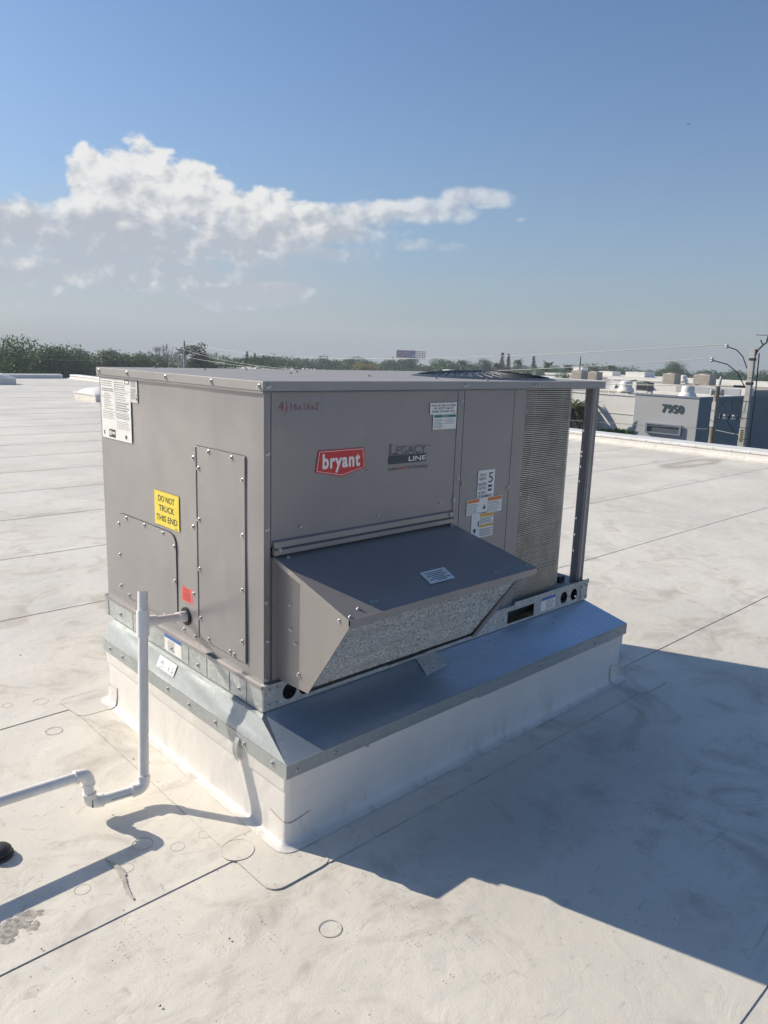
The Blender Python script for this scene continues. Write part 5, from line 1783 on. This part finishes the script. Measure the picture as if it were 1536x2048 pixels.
# the far wood that fills the skyline: one mass
wood = MB()
rw = random.Random(77)
prof = [  # x, y, crown-top height above the roof
    (47.2, 96.8, .55), (49, 96, .4), (43, 92, .7), (61.2, 100.5, .55), (66, 105, .45), (68.5, 107.8, .4), (75, 113, .3), (82, 122, .3), (86, 126, .1),
    (92, 133, -.2), (98, 140, -.5), (103, 145, -.6), (110, 152, -.6), (118, 161, -.7), (130, 174, -.6), (136, 170, -.25), (140, 172, -.6), (128, 150, .0), (124, 146, -.3),
    (120, 136, .1), (148, 165, -1.2), (160, 178, -1.5), (166, 183, -1.7), (155, 166, -1.2), (136, 143, -.1), (152, 138, .3), (131.6, 119.4, .0), (134, 117, -.1), (137, 118, -.5),
    (150, 124, -.5), (160, 126, -.7), (166, 128, -.8), (173, 132, -.8), (160, 112, -.6), (152, 104, -.7), (165, 108, -.5), (172, 108, -.5), (180, 113, -.2), (186, 114, -.1), (189, 107, .0), (188, 103, -.3),
    (192, 100, .0), (195, 97, .2), (190, 92, .1), (199, 89, .1), (192, 82, .3), (190, 77, .3), (184, 73, .35), (186, 68, .5), (190, 62, .5), (192, 55, .5), (194, 48, .5),
    (60, 88, -.6), (72, 98, -.9), (88, 108, -1.4), (105, 118, -1.4), (118, 122, -1.3), (128, 108, -1.3), (120, 98, -1.4), (132, 96, -1.5), (140, 96, -1.2), (150, 92, -1.1), (158, 86, -.9), (162, 78, -.6), (166, 70, -.3), (160, 62, -.2), (158, 54, -.2),
    (8, 72, .6), (2, 74, .4), (13, 73, .8), (15, 68, .2), (-6, 76, .6), (-14, 78, .3), (23, 70, -.8), (27, 73, -.9), (31, 76, -.9), (36, 79, -1.0), (40, 80, -.9), (18, 66, -1.2), (45, 79, -1.5), (49, 81, -1.4), (53, 83, -1.2), (55, 90, -.6), (44, 90, .3), (46, 93, .2), (52, 92, .1), (56, 96, .3), (41, 90, .6), (45.5, 82, -.6)]
for (x, y, zt_) in prof:
    for k_ in range(2 if x > 100 else 1):
        dx, dy = (0, 0) if k_ == 0 else (rw.uniform(-5, 5), rw.uniform(-5, 5))
        h = zt_ - GZ - (0 if k_ == 0 else rw.uniform(0, .9))
        dist = math.hypot(x, y)
        r = rw.uniform(3.0, 4.6) * (1.0 if dist < 120 else 1.25)
        lb = lobes_for(rw, h, r, .6, 9)
        m_ = leaf_cloud(rw, lb, int(2600 if dist < 120 else 1700), .14 if dist < 120 else .24, hollow=.6)
        wood.add([(vx + x + dx, vy + y + dy, vz + GZ) for vx, vy, vz in m_.v], m_.f)
for i in range(150):           # the last, continuous line of trees
    a = R(-48 + i * 1.25)
    d = rw.uniform(255, 300)
    h = rw.uniform(3.6, 6.2)
    lb = lobes_for(rw, h, rw.uniform(4.5, 6.5), .4, 7)
    m_ = leaf_cloud(rw, lb, 600, .42, hollow=.55)
    wood.add([(vx + d * math.cos(a) - 1.3, vy + d * math.sin(a) - 1.9, vz + GZ) for vx, vy, vz in m_.v], m_.f)
wo = wood.build('far_wood', 'leaf_dark', fix=False)
kind(wo, 'stuff')
tag(wo, 'dark green wood that runs along the whole skyline', 'wood')


def frond_strip(mb, rnd, base, az, ln, droop, w):
    prev = None
    n = 5
    for i in range(n + 1):
        t = i / n
        r = ln * t
        z = ln * (.55 * t - droop * t * t)
        p = base + Vector((math.cos(az) * r * .85, math.sin(az) * r * .85, z))
        side = Vector((-math.sin(az), math.cos(az), 0)) * w * math.sin(math.pi * (.08 + .88 * t))
        sag = Vector((0, 0, -.35 * w * math.sin(math.pi * t)))
        row = (p - side + sag, p, p + side + sag)
        if prev:
            mb.add([prev[0], prev[1], row[1], row[0]], [(0, 1, 2, 3)])
            mb.add([prev[1], prev[2], row[2], row[1]], [(0, 1, 2, 3)])
        prev = row


def palm(x, y, ztop, s, n, label, seed, zbase=GZ, group=None, fw_=.15):
    rnd = random.Random(seed)
    t = thing('palm_tree', (x, y, zbase), label, 'palm', group)
    h = ztop - s * .75
    MB().tube([(x, y, zbase), (x + rnd.uniform(-.2, .2), y, (zbase + h) / 2), (x, y, h)], [.17 * s, .12 * s, .11 * s], 8).build('trunk', 'palm_bark', t, smooth=True)
    mb = MB()
    b0 = Vector((x, y, h))
    for i in range(n):
        az = 6.283 * i / n * 2.4 + rnd.uniform(-.2, .2)
        frond_strip(mb, rnd, b0 + Vector((0, 0, rnd.uniform(-.1, .1) * s)), az, s * rnd.uniform(.85, 1.2), rnd.uniform(.1, 1.45), fw_ * s)
    mb.build('crown', 'leaf_palm', t, fix=False)
palm(119.2, 103.4, 1.25, 1.35, 26, 'leftmost palm, rising left of the dark round tree', 1)
palm(116.0, 91.6, 1.15, 1.35, 30, 'palm close left of the taller spire-shaped pine', 2)
palm(126.4, 94.5, 1.95, 1.45, 22, 'palm standing between the two spire-shaped pines', 3)
palm(113.6, 78.1, 1.65, 1.35, 32, 'tallest palm, right of the second spire-shaped pine', 4)
palm(115.5, 75.3, 1.25, 1.3, 30, 'palm next right of the tallest palm', 5)
palm(143.6, 87.1, .75, 1.4, 24, 'low palm right of the thin antenna mast', 6)
palm(128.0, 74.1, 1.4, 1.3, 24, 'rightmost far palm, by the white roof boxes', 7)
palm(104.5, 72.5, .55, 1.1, 22, 'small palm among bushes beyond the fan guard', 8)
palm(31.9, 19.75, .35, 1.9, 150, 'near palm against building 7950, seen between coil and corner post', 11, fw_=.045)
palm(31.75, 20.6, -.25, 1.7, 130, 'lower near palm further left by the wall of building 7950', 12, fw_=.045)

def spire(x, y, ztop, r, label, seed):
    rnd = random.Random(seed)
    t = thing('norfolk_pine', (x, y, GZ), label, 'pine')
    MB().tube([(x, y, GZ), (x, y, ztop)], [.22, .05], 7).build('trunk', 'bark', t)
    mb = MB()
    z = GZ + 1.6
    while z < ztop:
        q = (ztop - z) / (ztop - GZ)
        rad = r * min(1, .35 + 1.3 * q) * rnd.uniform(.8, 1.1)
        for i in range(7):
            a = rnd.random() * 6.283
            for k_ in range(7):
                rr_ = rad * (k_ + .6) / 7
                p = Vector((x + rr_ * math.cos(a), y + rr_ * math.sin(a), z + .12 * rr_ + rnd.uniform(-.06, .1)))
                s = .17
                d1 = Vector((rnd.gauss(0, 1), rnd.gauss(0, 1), rnd.gauss(0, .6))).normalized() * s
                d2 = d1.cross(Vector((rnd.gauss(0, 1), rnd.gauss(0, 1), 1))).normalized() * s * .6
                mb.add([p - d1, p + d2, p + d1, p - d2], [(0, 1, 2, 3)])
        z += .22
    mb.build('crown', 'leaf_pine', t, fix=False)
spire(155.9, 121.7, 2.75, .95, 'taller of the two dark spire-shaped pines', 1)
spire(157.0, 120.6, 2.55, .8, 'spire-shaped pine grown together with the taller one', 4)
spire(160.7, 115.4, 2.05, .85, 'shorter dark spire-shaped pine, right of the taller pair', 2)
spire(80.4, 123.9, .95, .5, 'slim pine spire above the left half of the lid, left of its twin', 3)
spire(81.5, 123.0, .80, .5, 'slim pine spire above the left half of the lid, right of its twin', 5)

def shrub(x, y, z, s, label, seed):
    rnd = random.Random(seed)
    t = thing('shrub', (x, y, z - s), label, 'shrub')
    leaf_cloud(rnd, [(x + rnd.uniform(-.3, .3) * s, y + rnd.uniform(-.5, .5) * s, z - s * .4 + rnd.uniform(-.2, .2) * s, s * .5, s * .6, s * .5) for _ in range(5)], 700, .07).build('foliage', 'leaf_mid', t, fix=False)
    MB().tube([(x, y, GZ), (x, y, z - s * .4)], .05, 6).build('stem', 'bark', t)
shrub(32.4, 17.0, -1.72, .55, 'shrub top showing over the parapet below the white wall', 1)
shrub(32.4, 16.62, -1.80, .45, 'smaller shrub top at the left end of the grey wall', 2)
shrub(32.3, 17.75, -1.80, .45, 'shrub top close to the corner post of the unit', 3)

# a bird far up
bd = MB()
c = Vector((38.81, 18.52, 13.64))
k_ = .45
bd.add([c + Vector(v) * k_ for v in ((0, 0, 0), (.10, .02, .03), (-.10, -.02, 0), (.02, .26, .07), (-.05, .20, .05), (.05, -.24, .08), (-.04, -.2, .05), (0, 0, -.05))],
       [(1, 3, 4, 0), (1, 0, 6, 5), (0, 4, 2), (0, 2, 6), (1, 7, 2), (1, 3, 7), (1, 7, 5)])
tag(bd.build('bird', 'bird_black', fix=False), 'tiny dark bird high in the blue sky at right', 'bird')

# ------------------------------------------------------------------ air
HAZE = True
if HAZE:
    hm = bpy.data.materials.new('haze')
    hm.use_nodes = True
    hm.node_tree.nodes.clear()
    g = NT(hm.node_tree)
    pv = g.node('ShaderNodeVolumePrincipled')
    pv.inputs['Color'].default_value = (.86, .92, 1.0, 1)
    pv.inputs['Density'].default_value = .0009
    pv.inputs['Anisotropy'].default_value = .2
    o = g.node('ShaderNodeOutputMaterial')
    g.put(o.inputs['Volume'], pv.outputs[0])
    MATS['haze'] = hm
    hz = MB().box(-120, 330, -160, 330, GZ - 1.2, 14.5).build('haze', 'haze')
    kind(hz, 'stuff')
